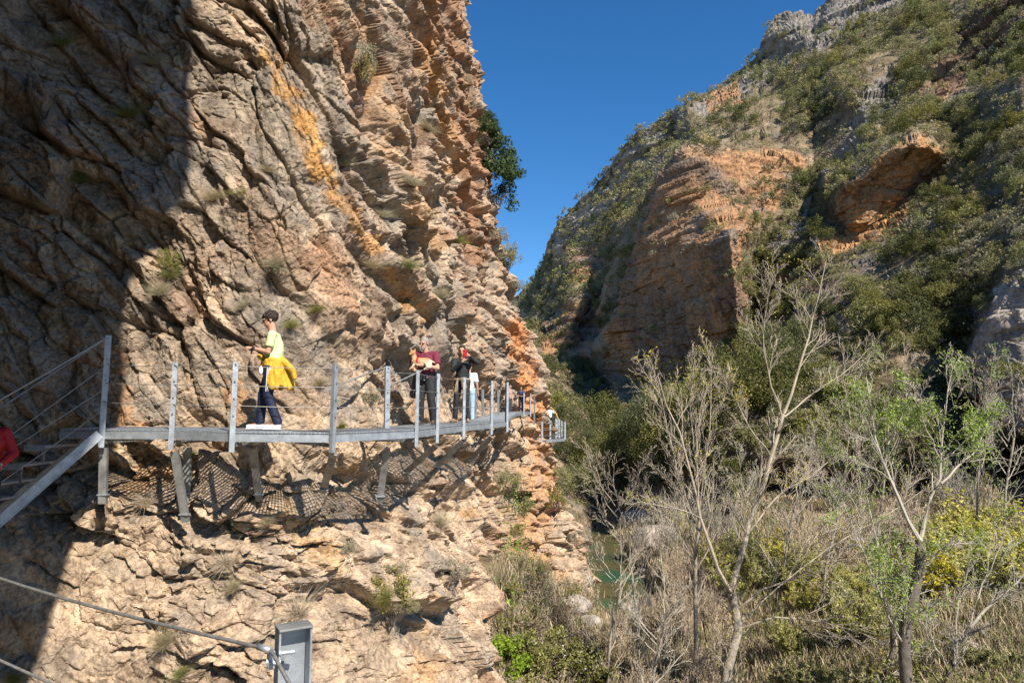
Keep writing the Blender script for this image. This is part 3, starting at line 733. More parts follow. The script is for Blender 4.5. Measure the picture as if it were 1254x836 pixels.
# ---------------------------------------------------------------- the stairs going down on the left
ST = empty('metal_staircase', (-6.6, 9.6, -1.6)); tag(ST, 'steel stairs descending to the left from the walkway in shade', 'staircase')
A = P(122, 531, 9.72); B = P(-60, 690, 8.9)
m = MB(); m.beam(A, B, .008, .125); 
for k_ in (-1, 1):
    up_ = (B-A).cross(Vector((0, 1, 0))).normalized(); m.beam(A+up_*k_*.060+Vector((0, .028, 0)), B+up_*k_*.060+Vector((0, .028, 0)), .046, .007)
put(m, 'stringer', M_STEEL, ST)
A2 = P(122, 528, 10.55); B2 = P(-60, 676, 9.75)
m = MB(); m.beam(A2, B2, .008, .15); put(m, 'stringer', M_STEELD, ST)
for k in range(9):
    c = P(71-25.2*k, 545+21.3*k*(1+.006*k), 10.15-.085*k); c.y = 10.08-.10*k
    m = MB()
    hw, dp = .145, .42
    for q in range(9): m.box(c+Vector((-hw+q*hw*2/8, 0, 0)), (.006, dp*2, .03))
    for q in range(10): m.box(c+Vector((0, -dp+q*dp*2/9, .003)), (hw*2, .006, .015))
    m.box(c+Vector((0, -dp-.004, -.02)), (hw*2+.01, .005, .075)); m.box(c+Vector((0, dp+.004, -.02)), (hw*2+.01, .005, .075))
    put(m, 'tread', M_STEEL, ST)
    
    for s_ in (-1, 1):
        m = MB(); m.beam(c+Vector((hw-.02, s_*(dp-.01), -.02)), c+Vector((hw-.02, s_*(dp-.01), -.24)), .02, .02); put(m, 'riser_bar', M_STEELD, ST)
rp = Vector(posts[0])
for j, (dz, q, Yq, r_) in enumerate([(.03, (-70, 528), 8.7, .012), (.45, (-70, 590), 8.7, .006), (.78, (-70, 600), 8.7, .006), (1.08, (-70, 638), 8.7, .006)]):
    m = MB(); e_ = P(q[0], q[1], Yq); a = rp-Vector((.0, .03, dz)); m.tube([a.lerp(e_, t/5)-Vector((0, 0, .02*math.sin(PI*t/5))) for t in range(6)], r_, 6); put(m, 'hand_rope' if j == 0 else 'cable', M_CABLE, ST)
m = MB(); e_ = P(-70, 545, 9.5); a = P(134, 412, 10.8); m.tube([a, e_], .014, 6); put(m, 'hand_rope', M_STEELD, ST)
# ---------------------------------------------------------------- the far landing
FL = empty('viewing_landing', (2.6, 42, -1.9)); tag(FL, 'small distant railed platform jutting from the far end of the cliff', 'platform')
fo = [tuple(P(590, 536, 40).xy), tuple(P(640, 538, 40).xy), tuple(P(664, 538, 40.4).xy), tuple(P(676, 537, 41.0).xy), tuple(P(691, 535, 42.5).xy), tuple(P(692, 532, 45).xy)]
fo[0] = (fo[1][0]-1.6, 40.6)
fi = [(x-.55, y+1.7) for x, y in fo]
fz = [-1.83]*6
put(deckstrip('g', fo, fi, fz, .16), 'grating', M_STEEL, FL)
for i in range(5):
    m = MB(); m.beam(Vector((*fo[i], -1.92)), Vector((*fo[i+1], -1.92)), .05, .16); put(m, 'side_beam', M_STEEL, FL)
for (px_, Y_, tp, bt) in [(655, 40.2, 517, 541), (664, 40.4, 516, 541), (674, 41, 515, 541), (681, 42.2, 512, 539), (685, 42.4, 513, 540), (692, 43, 516, 538), (683, 44.5, 514, 536), (688, 45, 515, 536)]:
    b_ = P(px_, bt, Y_); t_ = P(px_, tp, Y_); m = MB(); m.channel(b_, t_, .10, .06, .012, up=Vector((.3, -1, 0))); put(m, 'post', M_STEEL, FL)
for h in (.1, .5, .85):
    m = MB(); pp = [Vector((x, y, -.75-h)) for x, y in fo]; m.tube(pp, .02, 4); put(m, 'cable', M_CABLE, FL)
m = MB(); m.tube([P(684, 514, 42.4), P(680, 504, 43), P(672, 496, 44), P(664, 490, 45)], .035, 6); put(m, 'hand_rope', plain('yellow_rope', (.55, .38, .1), .7), FL)
for k in range(5):
    c = P(672-k*1.6, 528-k*3.6, 43+.4*k); m = MB(); m.box(c, (.9, .3, .06)); put(m, 'tread', M_STEEL, FL)
m = MB(); m.channel(P(668, 542, 40.6), P(652, 560, 41.5), .12, .07, .012, up=Vector((0, -1, 0))); m.beam(P(686, 540, 42.5), P(664, 552, 43), .1, .1); put(m, 'strut', M_STEELD, FL)
# ---------------------------------------------------------------- railing post beside the camera
RP = empty('railing_post', (-.58, 1.9, -1.6)); tag(RP, 'close galvanised steel rail post holding a cable clamp at the bottom edge', 'post')
c0 = P(355, 800, 1.9); zt = P(355, 772, 1.9).z
m = MB(); W_, Dp, T_ = .088, .055, .006
ang = math.radians(30); R = Matrix.Rotation(ang, 3, 'Z')
def q_(x, y): return Vector((c0.x, 1.93, 0))+R @ Vector((x, y, 0))
def vbar(m, x, y, sx, sy, za, zb):
    c = q_(x, y); m.box((c.x, c.y, (za+zb)/2), (sx, sy, zb-za), R)
vbar(m, 0, Dp/2, W_, T_, -1.65, zt); 
vbar(m, -W_/2+T_/2, -.0005, T_, Dp-T_, -1.65, zt); vbar(m, W_/2-T_/2, -.0005, T_, Dp-T_, -1.65, zt)
put(m, 'upright', M_STEEL, RP, bevel=.0015)
m = MB(); c = q_(0, 0); m.box((c.x, c.y, zt+.0035), (W_+.002, Dp+.006, .006), R); put(m, 'end_cap', M_STEELD, RP, bevel=.001)
bz = P(355, 803, 1.9).z
m = MB(); a = q_(-W_/2-.030, -.022); b = q_(-.012, -.022)
m.tube([(a.x, a.y, bz-.008), (a.x+.012, a.y+.003, bz-.008)], .012, 6); m.tube([(a.x+.01, a.y, bz-.008), (a.x+.035, a.y+.008, bz-.008)], .007, 8); put(m, 'bolt', M_STEEL, RP, smooth=False)
m = MB(); e1 = q_(-W_/2-.018, -.02); m.box((e1.x, e1.y, bz-.002), (.018, .022, .046), R); put(m, 'clamp', M_STEEL, RP, bevel=.002)
m = MB(); e2 = q_(-W_/2+.012, -.03); m.tube([(e2.x-.012, e2.y-.0, bz+.012), (e2.x+.028, e2.y+.008, bz+.014)], .0065, 8); put(m, 'bolt', M_STEEL, RP)
m = MB(); e3 = q_(-.026, .0175); m.box((e3.x, e3.y, bz-.022), (.012, .004, .018), R); put(m, 'slot_bolt', M_STEELD, RP)
RC = MB(); a = P(326, 794, 1.87); s1 = P(-90, 676, 2.75)
RC.tube([s1.lerp(a, t/8)-Vector((0, 0, .022*math.sin(PI*t/8))) for t in range(9)]+[P(334, 799, 1.85), P(341, 812, 1.82), P(354, 836, 1.78), P(372, 880, 1.72)], .0052, 10)
o = put(RC, 'upper_cable', M_CABLE, RP, smooth=True)
m = MB(); m.tube([P(-60, 780, 2.4), P(0, 808, 2.3), P(62, 836, 2.2), P(140, 872, 2.1), P(345, 960, 1.9)], .0045, 10); put(m, 'lower_cable', M_CABLE, RP, smooth=True)
m = MB(); m.tube([P(316, 791, 1.875), P(331, 796, 1.86)], .0085, 10); put(m, 'cable_sleeve', M_STEEL, RP, smooth=True)
# ================================================================ people
M_SKIN = plain('skin', (.52, .28, .19), .55, 0, .06, 20, 0, 60, .35)
M_HAIR = plain('dark_hair', (.03, .02, .014), .6, 0, .4, 60, .5, 120)
M_GREYH = plain('grey_beard', (.30, .27, .24), .8, 0, .3, 60, .5, 120)
M_BLACK = plain('black_cloth', (.022, .023, .026), .75, 0, .35, 12, .4, 25)
M_DKGREY = plain('charcoal_cloth', (.055, .055, .06), .8, 0, .3, 14, .4, 25)
M_NAVY = plain('navy_cloth', (.012, .018, .05), .7, 0, .3, 12, .4, 22)
M_WHITE = plain('white_cloth', (.78, .79, .80), .7, 0, .06, 12, .2, 25)
M_LIME = plain('lime_cotton', (.62, .78, .36), .8, 0, .08, 10, .3, 22)
M_YELLOW = plain('yellow_cloth', (.60, .35, .03), .75, 0, .18, 12, .5, 18)
M_MAROON = plain('maroon_cotton', (.16, .022, .045), .8, 0, .15, 12, .4, 22)
M_RED = plain('red_cloth', (.42, .012, .015), .65, 0, .2, 10, .5, 18)
M_LENS = plain('dark_lens', (.01, .01, .012), .12, 0, 0, 5, 0, 60, .8)
M_SOLE = plain('shoe_rubber', (.10, .085, .07), .8)
M_TAN = plain('tan_cloth', (.30, .21, .14), .8, 0, .2, 12, .4, 20)
M_BLUEC = plain('pale_blue_cloth', (.35, .48, .62), .8, 0, .1)
V3 = Vector
def add_hand(m, wrist, dr, nrm, curl=.9, s=1.0, side=1):
    """palm, four unequal bent fingers, thumb off the side of the palm"""
    d = V3(dr).normalized(); n = V3(nrm); n = (n-d*n.dot(d)).normalized(); x = d.cross(n)*side
    w = V3(wrist); R = Matrix((x, d, n)).transposed()
    m.ell(w+d*.05*s, (.040*s, .055*s, .018*s), R, 12, 8)
    for k, (off, L) in enumerate([(-.030, .070), (-.010, .080), (.011, .075), (.031, .058)]):
        p = w+d*.088*s+x*off*s; a = curl*.45
        for seg, f in enumerate((.42, .33, .25)):
            q = p+(d*math.cos(a)-n*math.sin(a))*L*f*s; m.cap(p, q, (.0105-.0012*seg)*s, (.0095-.0012*seg)*s, 7); p = q; a += curl*.55
    p = w+d*.028*s-x*.032*s; q = p+(d*.6-x*.6-n*.25).normalized()*.042*s; m.cap(p, q, .013*s, .011*s, 7); m.cap(q, q+(d*.9-x*.15-n*.4).normalized()*.034*s, .0105*s, .0085*s, 7)
def person(loc, rz, J, label, group=None, build=1.0, voxel=.0085, hands=None, headyaw=0, headpitch=0, S=1.0):
    """J: joints in local metres, the person faces -Y. returns root, body"""
    R0 = empty('person', loc, rz); R0.scale = (S, S, S); tag(R0, label, 'person', group)
    m = MB(); b = build
    P_, Ch, Nk, Hd = V3(J['pelvis']), V3(J['chest']), V3(J['neck']), V3(J['head'])
    for s, sh in ((1, 'l'), (-1, 'r')):
        H, K, A, T = V3(J['hip_'+sh]), V3(J['knee_'+sh]), V3(J['ankle_'+sh]), V3(J['toe_'+sh])
        m.cap(H, K, .083*b, .055*b); m.cap(K, A, .054*b, .036*b); m.cap(K.lerp(A, .3)+V3((0, .012, 0)), K.lerp(A, .5), .05*b, .04*b)
        m.cap(A-V3((0, 0, .03)), T, .036, .030)
        Sh, E, W = V3(J['sh_'+sh]), V3(J['el_'+sh]), V3(J['wr_'+sh])
        m.cap(Ch+V3((0, 0, .10)), Sh, .065*b, .056*b); m.cap(Sh, E, .050*b, .038*b); m.cap(E, W, .039*b, .026)
        hd = J.get('hand_'+sh) or ((W-E).normalized(), V3((0, 0, 1)), .9)
        if voxel < .011: add_hand(m, W, hd[0], hd[1], hd[2], 1.0, s)
        else: m.cap(W, W+V3(hd[0])*.11, .032, .024)
    m.ell(P_, (.155*b, .105*b, .13)); m.ell(P_.lerp(Ch, .5), (.135*b, .10*b, .17)); m.ell(Ch, (.165*b, .11*b, .17)); m.cap(P_, Ch, .10*b, .11*b)
    m.cap(Nk-V3((0, -.01, .05)), Hd-V3((0, -.015, .03)), .062, .054)
    RH = Euler((headpitch, 0, headyaw)).to_matrix()
    def h(x, y, z): return Hd+RH @ V3((x, y, z))
    m.ell(h(0, .012, .035), (.076, .094, .090), RH, 18, 12); m.ell(h(0, -.022, -.035), (.060, .068, .078), RH, 16, 10); m.ell(h(0, -.045, -.088), (.032, .032, .026), RH)
    m.cap(h(0, -.088, .012), h(0, -.112, -.022), .010, .016, 8)          # nose
    m.ell(h(0, -.088, -.058), (.024, .012, .007), RH, 8, 6); m.ell(h(0, -.086, -.068), (.021, .012, .007), RH, 8, 6)
    m.cap(h(-.04, -.080, .024), h(.04, -.080, .024), .012, .012, 8)      # brow
    for s in (-1, 1): m.ell(h(s*.080, .012, -.005), (.010, .020, .032), RH, 8, 6)
    body = blob(m, 'body', M_SKIN, R0, voxel, 3)
    for s in (-1, 1):
        e = MB(); e.ell(h(s*.031, -.083, .004), (.013, .009, .008), RH, 8, 6); e.build('eye', M_HAIR, R0, smooth=True)
    return R0, h, RH
def pants(R0, J, mat, b=1.0, hem=.06, wide=1.0, voxel=.010, zt=.10):
    m = MB(); P_ = V3(J['pelvis'])
    m.ell(P_+V3((0, 0, -.01)), (.172*b, .125*b, .13)); m.cap(P_+V3((-.07*b, 0, .05)), P_+V3((.07*b, 0, .05)), .10*b, .10*b)
    for sh in 'lr':
        H, K, A = V3(J['hip_'+sh]), V3(J['knee_'+sh]), V3(J['ankle_'+sh])
        m.tube([H+V3((0, 0, .06)), H, H.lerp(K, .5), K, K.lerp(A, .5), A+V3((0, 0, hem-.03)), A+V3((0, 0, hem-.06))], [.07*b, .102*b*wide, .088*b*wide, .070*b*wide, .064*b*wide, .062*b*wide, .060*b*wide], 14)
    def fold(c):
        c = c.copy(); k = fbm3(c[:, 0]*9, c[:, 1]*9, c[:, 2]*5, 3, 7)*.010; c[:, 0] += k; c[:, 1] += k; return c
    return blob(m, 'trousers', mat, R0, voxel, 2, fold)
def shirt(R0, J, mat, b=1.0, sleeve=.55, hem=0.0, voxel=.010, name='shirt', r=1.0, long=False):
    m = MB(); P_, Ch, Nk = V3(J['pelvis']), V3(J['chest']), V3(J['neck'])
    lo = P_+V3((0, 0, hem)); ax = Ch-lo
    m.tube([lo, lo.lerp(Ch, .3), lo.lerp(Ch, .7), Ch, Ch+V3((0, 0, .08))], [.14*b*r, .140*b*r, .15*b*r, .145*b*r, .10*b], 18)
    m.ell(Ch, (.19*b*r, .128*b*r, .17)); m.ell(lo.lerp(Ch, .35), (.165*b*r, .128*b*r, .20)); m.cap(Ch+V3((0, 0, .1)), Nk-V3((0, 0, .045)), .085*b, .062)
    for s, sh in ((1, 'l'), (-1, 'r')):
        Sh, E, W = V3(J['sh_'+sh]), V3(J['el_'+sh]), V3(J['wr_'+sh])
        m.cap(Ch+V3((0, 0, .10)), Sh, .08*b, .068*b)
        if long: m.cap(Sh, E, .066*b, .055*b); m.tube([E, E.lerp(W, .5), E.lerp(W, .93)], [.054*b, .048*b, .040*b], 12); m.cap(E, E, .054*b, .054*b)
        else: m.tube([Sh, Sh.lerp(E, .4), Sh.lerp(E, sleeve+.2)], [.066*b, .068*b, .070*b], 14)
    def fold(c):
        c = c.copy(); k = fbm3(c[:, 0]*8, c[:, 1]*8, c[:, 2]*8, 3, 9)*.012; c[:, 0] += k; c[:, 1] += k; return c
    return blob(m, name, mat, R0, voxel, 2, fold)
def shoes(R0, J, mat, sole=None, k=1.0):
    for sh in 'lr':
        A, T = V3(J['ankle_'+sh]), V3(J['toe_'+sh]); m = MB(); d = (T-A); d.z = 0; d.normalize(); z0 = min(A.z, T.z)
        z = .035; a = V3((A.x, A.y, A.z-.045)); t = V3((T.x, T.y, T.z))
        m.cap(a-d*.015, t, .042*k, .032*k); m.cap(a, a+V3((0, 0, .05)), .043*k, .043*k)
        o = blob(m, 'shoe', mat, R0, .008, 2)
        s_ = MB(); s_.beam(a-d*.055+V3((0, 0, -.040)), t+d*.03+V3((0, 0, -.030)), .072, .018); q = s_.build('sole', sole or M_SOLE, o, bevel=.006)
def hair(R0, h, RH, mat, rough=.006, fringe=True, low=-.02, name='hair', short=False):
    m = MB(); k = .006 if short else .018
    m.ell(h(0, .022, .048), (.078+k, .092+k, .086+k), RH, 20, 12)
    if fringe: m.cap(h(-.05, -.062, .075), h(.05, -.066, .075), .026, .026); m.cap(h(-.03, -.085, .055), h(.03, -.082, .060), .016, .016)
    def dd(c):
        c = c.copy(); q = (c-np.array(h(0, 0, 0)))@np.array(RH); lim = low+.0
        # keep the face clear: pull the front-lower part up inside the head
        fr_ = (q[:, 1] < -.03) & (q[:, 2] < .035); q[fr_, 1] = np.maximum(q[fr_, 1], -.02)
        lo = q[:, 2] < lim; q[lo, 2] = lim+(q[lo, 2]-lim)*.3
        q += (fbm3(q[:, 0]*70, q[:, 1]*70, q[:, 2]*40, 3, 5)*rough)[:, None]
        return q@np.array(RH).T+np.array(h(0, 0, 0))
    return blob(m, name, mat, R0, .006, 1, dd)
def glasses(R0, h, RH):
    m = MB()
    for s in (-1, 1):
        m.ell(h(s*.033, -.098, .004), (.027, .006, .020), RH, 12, 6); m.tube([h(s*.058, -.094, .008), h(s*.082, -.02, .006), h(s*.084, .02, .0)], .003, 5)
    m.tube([h(-.012, -.100, .008), h(.012, -.100, .008)], .003, 5); m.build('sunglasses', M_LENS, R0, smooth=True)
def base(**k):
    J = dict(pelvis=(0, 0, .96), chest=(0, 0, 1.27), neck=(0, .0, 1.46), head=(0, -.015, 1.62), hip_l=(.09, 0, .92), hip_r=(-.09, 0, .92), knee_l=(.10, -.02, .50), knee_r=(-.10, -.02, .50), ankle_l=(.11, .02, .10), ankle_r=(-.11, .02, .10), toe_l=(.12, -.14, .045), toe_r=(-.12, -.14, .045), sh_l=(.185, 0, 1.40), sh_r=(-.185, 0, 1.40), el_l=(.25, .03, 1.12), el_r=(-.25, .03, 1.12), wr_l=(.26, -.04, .88), wr_r=(-.26, -.04, .88))
    J.update(k); return J
ZD = -.325
# --- teenager in lime t-shirt
J = base(pelvis=(0, .03, .95), chest=(0, .02, 1.27), neck=(0, -.01, 1.455), head=(0, -.05, 1.62), knee_l=(.10, -.02, .51), ankle_l=(.11, .13, .095), toe_l=(.12, -.04, .045), knee_r=(-.09, -.13, .52), ankle_r=(-.09, -.16, .10), toe_r=(-.10, -.33, .045),
         sh_l=(.175, .02, 1.39), sh_r=(-.175, .02, 1.39), el_l=(.20, -.02, 1.13), wr_l=(.13, -.26, 1.19), el_r=(-.22, -.04, 1.13), wr_r=(-.05, -.26, 1.20))
J['hand_l'] = (V3((-.25, -1, .15)), V3((.2, 0, 1)), 1.0); J['hand_r'] = (V3((.2, -1, .1)), V3((0, 0, 1)), 1.1)
c = P(326, 528, 9.98)
R0, h, RH = person((c.x, 10.12, zz_[3]+.02), math.radians(-82), J, 'young man in lime t-shirt, yellow jacket tied round his waist, on the walkway', voxel=.0075, headyaw=.15, headpitch=.22)
hair(R0, h, RH, M_HAIR, .022); glasses(R0, h, RH)
shirt(R0, J, M_LIME, .92, .5, -.02); tr = pants(R0, J, M_NAVY, .95, .05, 1.12); shoes(R0, J, M_WHITE, M_WHITE)
m = MB()
for k in (-.022, 0, .022):
    pp = [V3(J['hip_l'])+V3((.112, k, -.02)), V3(J['hip_l']).lerp(V3(J['knee_l']), .5)+V3((.098, k*.9, 0)), V3(J['knee_l'])+V3((.072, k*.9, .05))]
    m.beam(pp[0], pp[1], .008, .010); m.beam(pp[1], pp[2], .008, .010)
m.build('side_stripes', M_WHITE, tr)
# yellow jacket knotted at the waist, body and sleeve hanging behind
m = MB(); pz = .99
for k in range(12):
    a0 = 2*PI*k/12; a1 = 2*PI*(k+1)/12
    m.cap((.165*math.cos(a0), .03+.135*math.sin(a0), pz+.03*math.cos(a0*2)), (.165*math.cos(a1), .03+.135*math.sin(a1), pz+.03*math.cos(a1*2)), .04, .04, 8)
for k in range(13):
    a0 = math.radians(-38+k*17); x0, y0 = .165*math.cos(a0), .03+.14*math.sin(a0); x1, y1 = .19*math.cos(a0), .05+.17*max(0, math.sin(a0))+.08*math.sin(a0)
    m.cap((x0, y0, 1.0), (x1, y1, .64+.03*math.sin(k*1.9)), .036, .044, 8)
m.cap((.10, .15, 1.02), (.12, .33, .86), .05, .046); m.cap((.12, .33, .86), (.13, .36, .76), .045, .034); m.cap((.0, -.10, 1.03), (.03, -.17, 1.08), .030, .035); m.cap((.02, -.11, 1.0), (.06, -.13, .9), .028, .022)
def fd(c):
    c = c.copy(); k = fbm3(c[:, 0]*9, c[:, 1]*9, c[:, 2]*4, 4, 19)*.034; c[:, 0] += k; c[:, 1] += k; return c
blob(m, 'jacket', M_YELLOW, R0, .009, 2, fd)
m = MB(); m.ell((.10, -.13, .86), (.05, .035, .07)); blob(m, 'shirt_tail', M_WHITE, R0, .008, 1)
m = MB(); w_ = V3(J['wr_l']).lerp(V3(J['el_l']), .12); dr = (V3(J['wr_l'])-V3(J['el_l'])).normalized(); m.cap(w_-dr*.012, w_+dr*.012, .031, .031); m.build('wristband', M_BLACK, R0, smooth=True)
# --- man in maroon holding a dog
J = base(chest=(0, -.01, 1.27), neck=(0, -.01, 1.46), head=(-.03, -.05, 1.62), knee_l=(.13, -.05, .50), ankle_l=(.17, .0, .1), toe_l=(.20, -.16, .045), knee_r=(-.10, -.03, .5), ankle_r=(-.11, .02, .1), toe_r=(-.16, -.14, .045),
         sh_l=(.205, 0, 1.40), sh_r=(-.205, 0, 1.40), el_l=(.28, -.13, 1.12), wr_l=(.05, -.38, 1.17), el_r=(-.29, -.10, 1.14), wr_r=(-.17, -.36, 1.12))
J['hand_l'] = (V3((-1, -.25, .0)), V3((0, .4, -1)), 1.1); J['hand_r'] = (V3((.8, -.5, -.2)), V3((0, .3, 1)), 1.1)
c = P(521, 522, 13.7); ROT = math.radians(-12)
R0, h, RH = person((c.x, 13.7, -.325), ROT, J, 'bearded man in maroon t-shirt and sunglasses holding a dog', build=1.12, voxel=.009, headyaw=-.25, headpitch=.15)
man1 = R0
hair(R0, h, RH, M_GREYH, .004, False, short=True); glasses(R0, h, RH)
m = MB(); m.ell(h(0, -.052, -.075), (.052, .052, .042), RH, 14, 9); m.ell(h(0, -.07, -.10), (.034, .035, .034), RH, 12, 8); blob(m, 'beard', M_GREYH, R0, .006, 1)
shirt(R0, J, M_MAROON, 1.14, .55, -.03); pants(R0, J, M_BLACK, 1.08, .03, 1.1); shoes(R0, J, M_SOLE, None, 1.1)
m = MB(); m.cap((-.20, .05, 1.0), (-.27, .08, .62), .07, .10); m.cap((-.14, .10, 1.0), (-.16, .16, .58), .09, .09); m.cap((.15, .1, 1.0), (.17, .14, .64), .08, .08)
for k in range(12):
    a0 = 2*PI*k/12; a1 = 2*PI*(k+1)/12; m.cap((.195*math.cos(a0), .145*math.sin(a0), .99), (.195*math.cos(a1), .145*math.sin(a1), .99), .032, .032, 8)
blob(m, 'jacket', M_DKGREY, R0, .010, 2, fd)
m = MB(); m.box((-.04, -.165, .95), (.035, .03, .13)); m.box((.02, -.17, .93), (.035, .03, .12)); m.box((.07, -.16, .96), (.03, .03, .09)); m.build('belt_pouch', plain('grey_nylon', (.22, .22, .23), .6), R0, bevel=.008)
m = MB(); w_ = V3(J['wr_l']).lerp(V3(J['el_l']), .15); dr = (V3(J['wr_l'])-V3(J['el_l'])).normalized(); m.cap(w_-dr*.012, w_+dr*.012, .034, .034); m.build('wristwatch', M_BLACK, R0, smooth=True)
# the dog in his arms
DG = empty('dog', (c.x, 13.7, -.325), ROT); tag(DG, 'cream and tan dog in a red harness carried by the bearded man', 'dog')
m = MB(); m.cap((-.13, -.27, 1.24), (.10, -.26, 1.22), .085, .10); m.cap((-.14, -.27, 1.26), (-.175, -.27, 1.38), .065, .052); m.ell((-.185, -.29, 1.42), (.056, .066, .052)); m.cap((-.19, -.32, 1.41), (-.215, -.385, 1.385), .03, .018)
m.cap((-.15, -.255, 1.46), (-.145, -.25, 1.50), .022, .008); m.cap((-.225, -.26, 1.46), (-.235, -.255, 1.50), .022, .008)
for x, y in ((-.13, -.31), (-.07, -.32)): m.cap((x, y, 1.20), (x-.02, y-.06, 1.15), .03, .020); m.cap((x-.02, y-.06, 1.15), (x-.06, y-.07, 1.10), .018, .016); m.ell((x-.065, y-.075, 1.09), (.018, .026, .014))
for x, y in ((.12, -.30), (.16, -.26)): m.cap((x, y, 1.20), (x+.03, y-.06, 1.13), .05, .028); m.cap((x+.03, y-.06, 1.13), (x-.02, y-.07, 1.09), .022, .016); m.ell((x-.03, y-.08, 1.085), (.018, .026, .014))
m.cap((.18, -.25, 1.26), (.25, -.22, 1.22), .02, .012)
mm, n_, b_ = newmat('dog_fur'); tc = n_.nodes.new('ShaderNodeTexCoord'); no = n_.nodes.new('ShaderNodeTexNoise'); no.inputs['Scale'].default_value = 5; n_.links.new(tc.outputs['Object'], no.inputs['Vector'])
sx = n_.nodes.new('ShaderNodeSeparateXYZ'); n_.links.new(tc.outputs['Object'], sx.inputs[0]); ad = n_.nodes.new('ShaderNodeMath'); ad.operation = 'MULTIPLY_ADD'; ad.inputs[1].default_value = 1.6; ad.inputs[2].default_value = -2.05; n_.links.new(sx.outputs[2], ad.inputs[0])
a2_ = n_.nodes.new('ShaderNodeMath'); n_.links.new(ad.outputs[0], a2_.inputs[0]); n_.links.new(no.outputs[0], a2_.inputs[1]); r = ramp(n_, [(.42, (.58, .47, .34)), (.62, (.42, .22, .09))]); n_.links.new(a2_.outputs[0], r.inputs[0]); n_.links.new(r.outputs[0], b_.inputs['Base Color']); b_.inputs['Roughness'].default_value = .9
def fur(c):
    c = c.copy(); k = fbm3(c[:, 0]*60, c[:, 1]*60, c[:, 2]*60, 2, 3)*.005; return c+k[:, None]
blob(m, 'body', mm, DG, .007, 2, fur)
m = MB(); m.tube([(-.09, -.27, 1.24), (-.05, -.27, 1.24)], .098, 16); blob(m, 'harness', M_RED, DG, .008, 1)
m = MB(); m.ell((-.218, -.398, 1.388), (.012, .01, .009)); m.build('nose', M_BLACK, DG, smooth=True)
for x in (-.165, -.212): m = MB(); m.ell((x, -.342, 1.433), (.007, .006, .007)); m.build('eye', M_BLACK, DG, smooth=True)
# --- man in black with the phone
J = base(chest=(0, 0, 1.27), neck=(.0, -.01, 1.46), head=(-.01, -.03, 1.61), knee_l=(.09, -.05, .5), ankle_l=(.13, .0, .1), toe_l=(.16, -.16, .045), knee_r=(-.13, -.03, .5), ankle_r=(-.17, .02, .1), toe_r=(-.22, -.14, .045),
         sh_l=(.19, -.02, 1.42), sh_r=(-.19, 0, 1.39), el_l=(.37, -.16, 1.33), wr_l=(.19, -.27, 1.49), el_r=(-.17, -.19, 1.17), wr_r=(.06, -.29, 1.36))
J['hand_l'] = (V3((-.7, -.2, .35)), V3((0, -1, .2)), 1.0); J['hand_r'] = (V3((.3, -.1, .9)), V3((0, -1, 0)), .9)
c = P(567, 521, 15.4)
R0, h, RH = person((c.x-.02, 15.4, -.318), math.radians(-6), J, 'dark haired man in black photographing with a red phone', voxel=.009, headyaw=.1, headpitch=.03)
hair(R0, h, RH, M_HAIR, .004, False, short=True)
shirt(R0, J, M_BLACK, 1.02, .5, -.05, long=True, name='jacket'); pants(R0, J, M_BLACK, 1.0, .03, 1.0); shoes(R0, J, M_TAN)
m = MB()
for k in range(12):
    a0 = 2*PI*k/12; a1 = 2*PI*(k+1)/12; m.cap((.18*math.cos(a0), .135*math.sin(a0), .97), (.18*math.cos(a1), .135*math.sin(a1), .97), .028, .028, 8)
m.cap((-.10, -.13, .97), (-.12, -.17, .70), .03, .035); m.cap((.05, -.14, .97), (.08, -.16, .78), .045, .05); blob(m, 'tied_shirt', M_TAN, R0, .010, 2, fd)
PH = MB(); ph = empty('phone', (c.x-.02, 15.4, -.318), math.radians(-6)); tag(ph, 'red mobile phone held up by the man in black', 'phone')
PH.box((.115, -.325, 1.53), (.085, .012, .165)); PH.build('case', M_RED, ph, bevel=.006)
m = MB(); m.box((.115, -.3175, 1.53), (.076, .003, .152)); m.build('screen', M_LENS, ph)
m = MB(); m.tube([(.093, -.331, 1.585), (.093, -.335, 1.585)], .010, 8); m.build('lens', M_LENS, ph)
# --- the far walkers
def simple(px, py, Y, hgt, rz, top, leg, label, Jx=None, hairm=None):
    J = base(**(Jx or {})); c = P(px, py, Y); S = hgt/1.75
    R0, h, RH = person((c.x, Y, c.z), rz, J, label, voxel=.014, S=S)
    hair(R0, h, RH, hairm or M_HAIR, .004, False, short=True); shirt(R0, J, top, 1.0, .6, -.04, voxel=.014); pants(R0, J, leg, 1.0, .03, 1.0, voxel=.014); shoes(R0, J, M_SOLE)
    return R0
simple(574, 517, 19.2, 1.66, math.radians(170), M_WHITE, M_BLUEC, 'walker in white top and pale trousers half hidden behind the man in black')
simple(638, 505, 34.3, 1.30, math.radians(15), M_NAVY, M_NAVY, 'small walker dressed in navy at the far bend of the walkway', dict(el_l=(.27, .0, 1.14), wr_l=(.08, -.2, 1.1), el_r=(-.27, 0, 1.14), wr_r=(-.08, -.2, 1.1)))
simple(624, 508, 33.4, 1.5, math.radians(60), plain('dusty_pink_cloth', (.42, .25, .20), .8), M_DKGREY, 'walker in dusty pink top beside the navy clad walker')
simple(674, 527, 43.4, 1.55, math.radians(35), M_WHITE, M_BLACK, 'distant hiker in white top and black trousers climbing above the far platform', dict(knee_l=(.1, -.28, .62), ankle_l=(.1, -.2, .28), toe_l=(.11, -.36, .23), el_l=(.3, -.1, 1.2), wr_l=(.3, -.35, 1.2)))
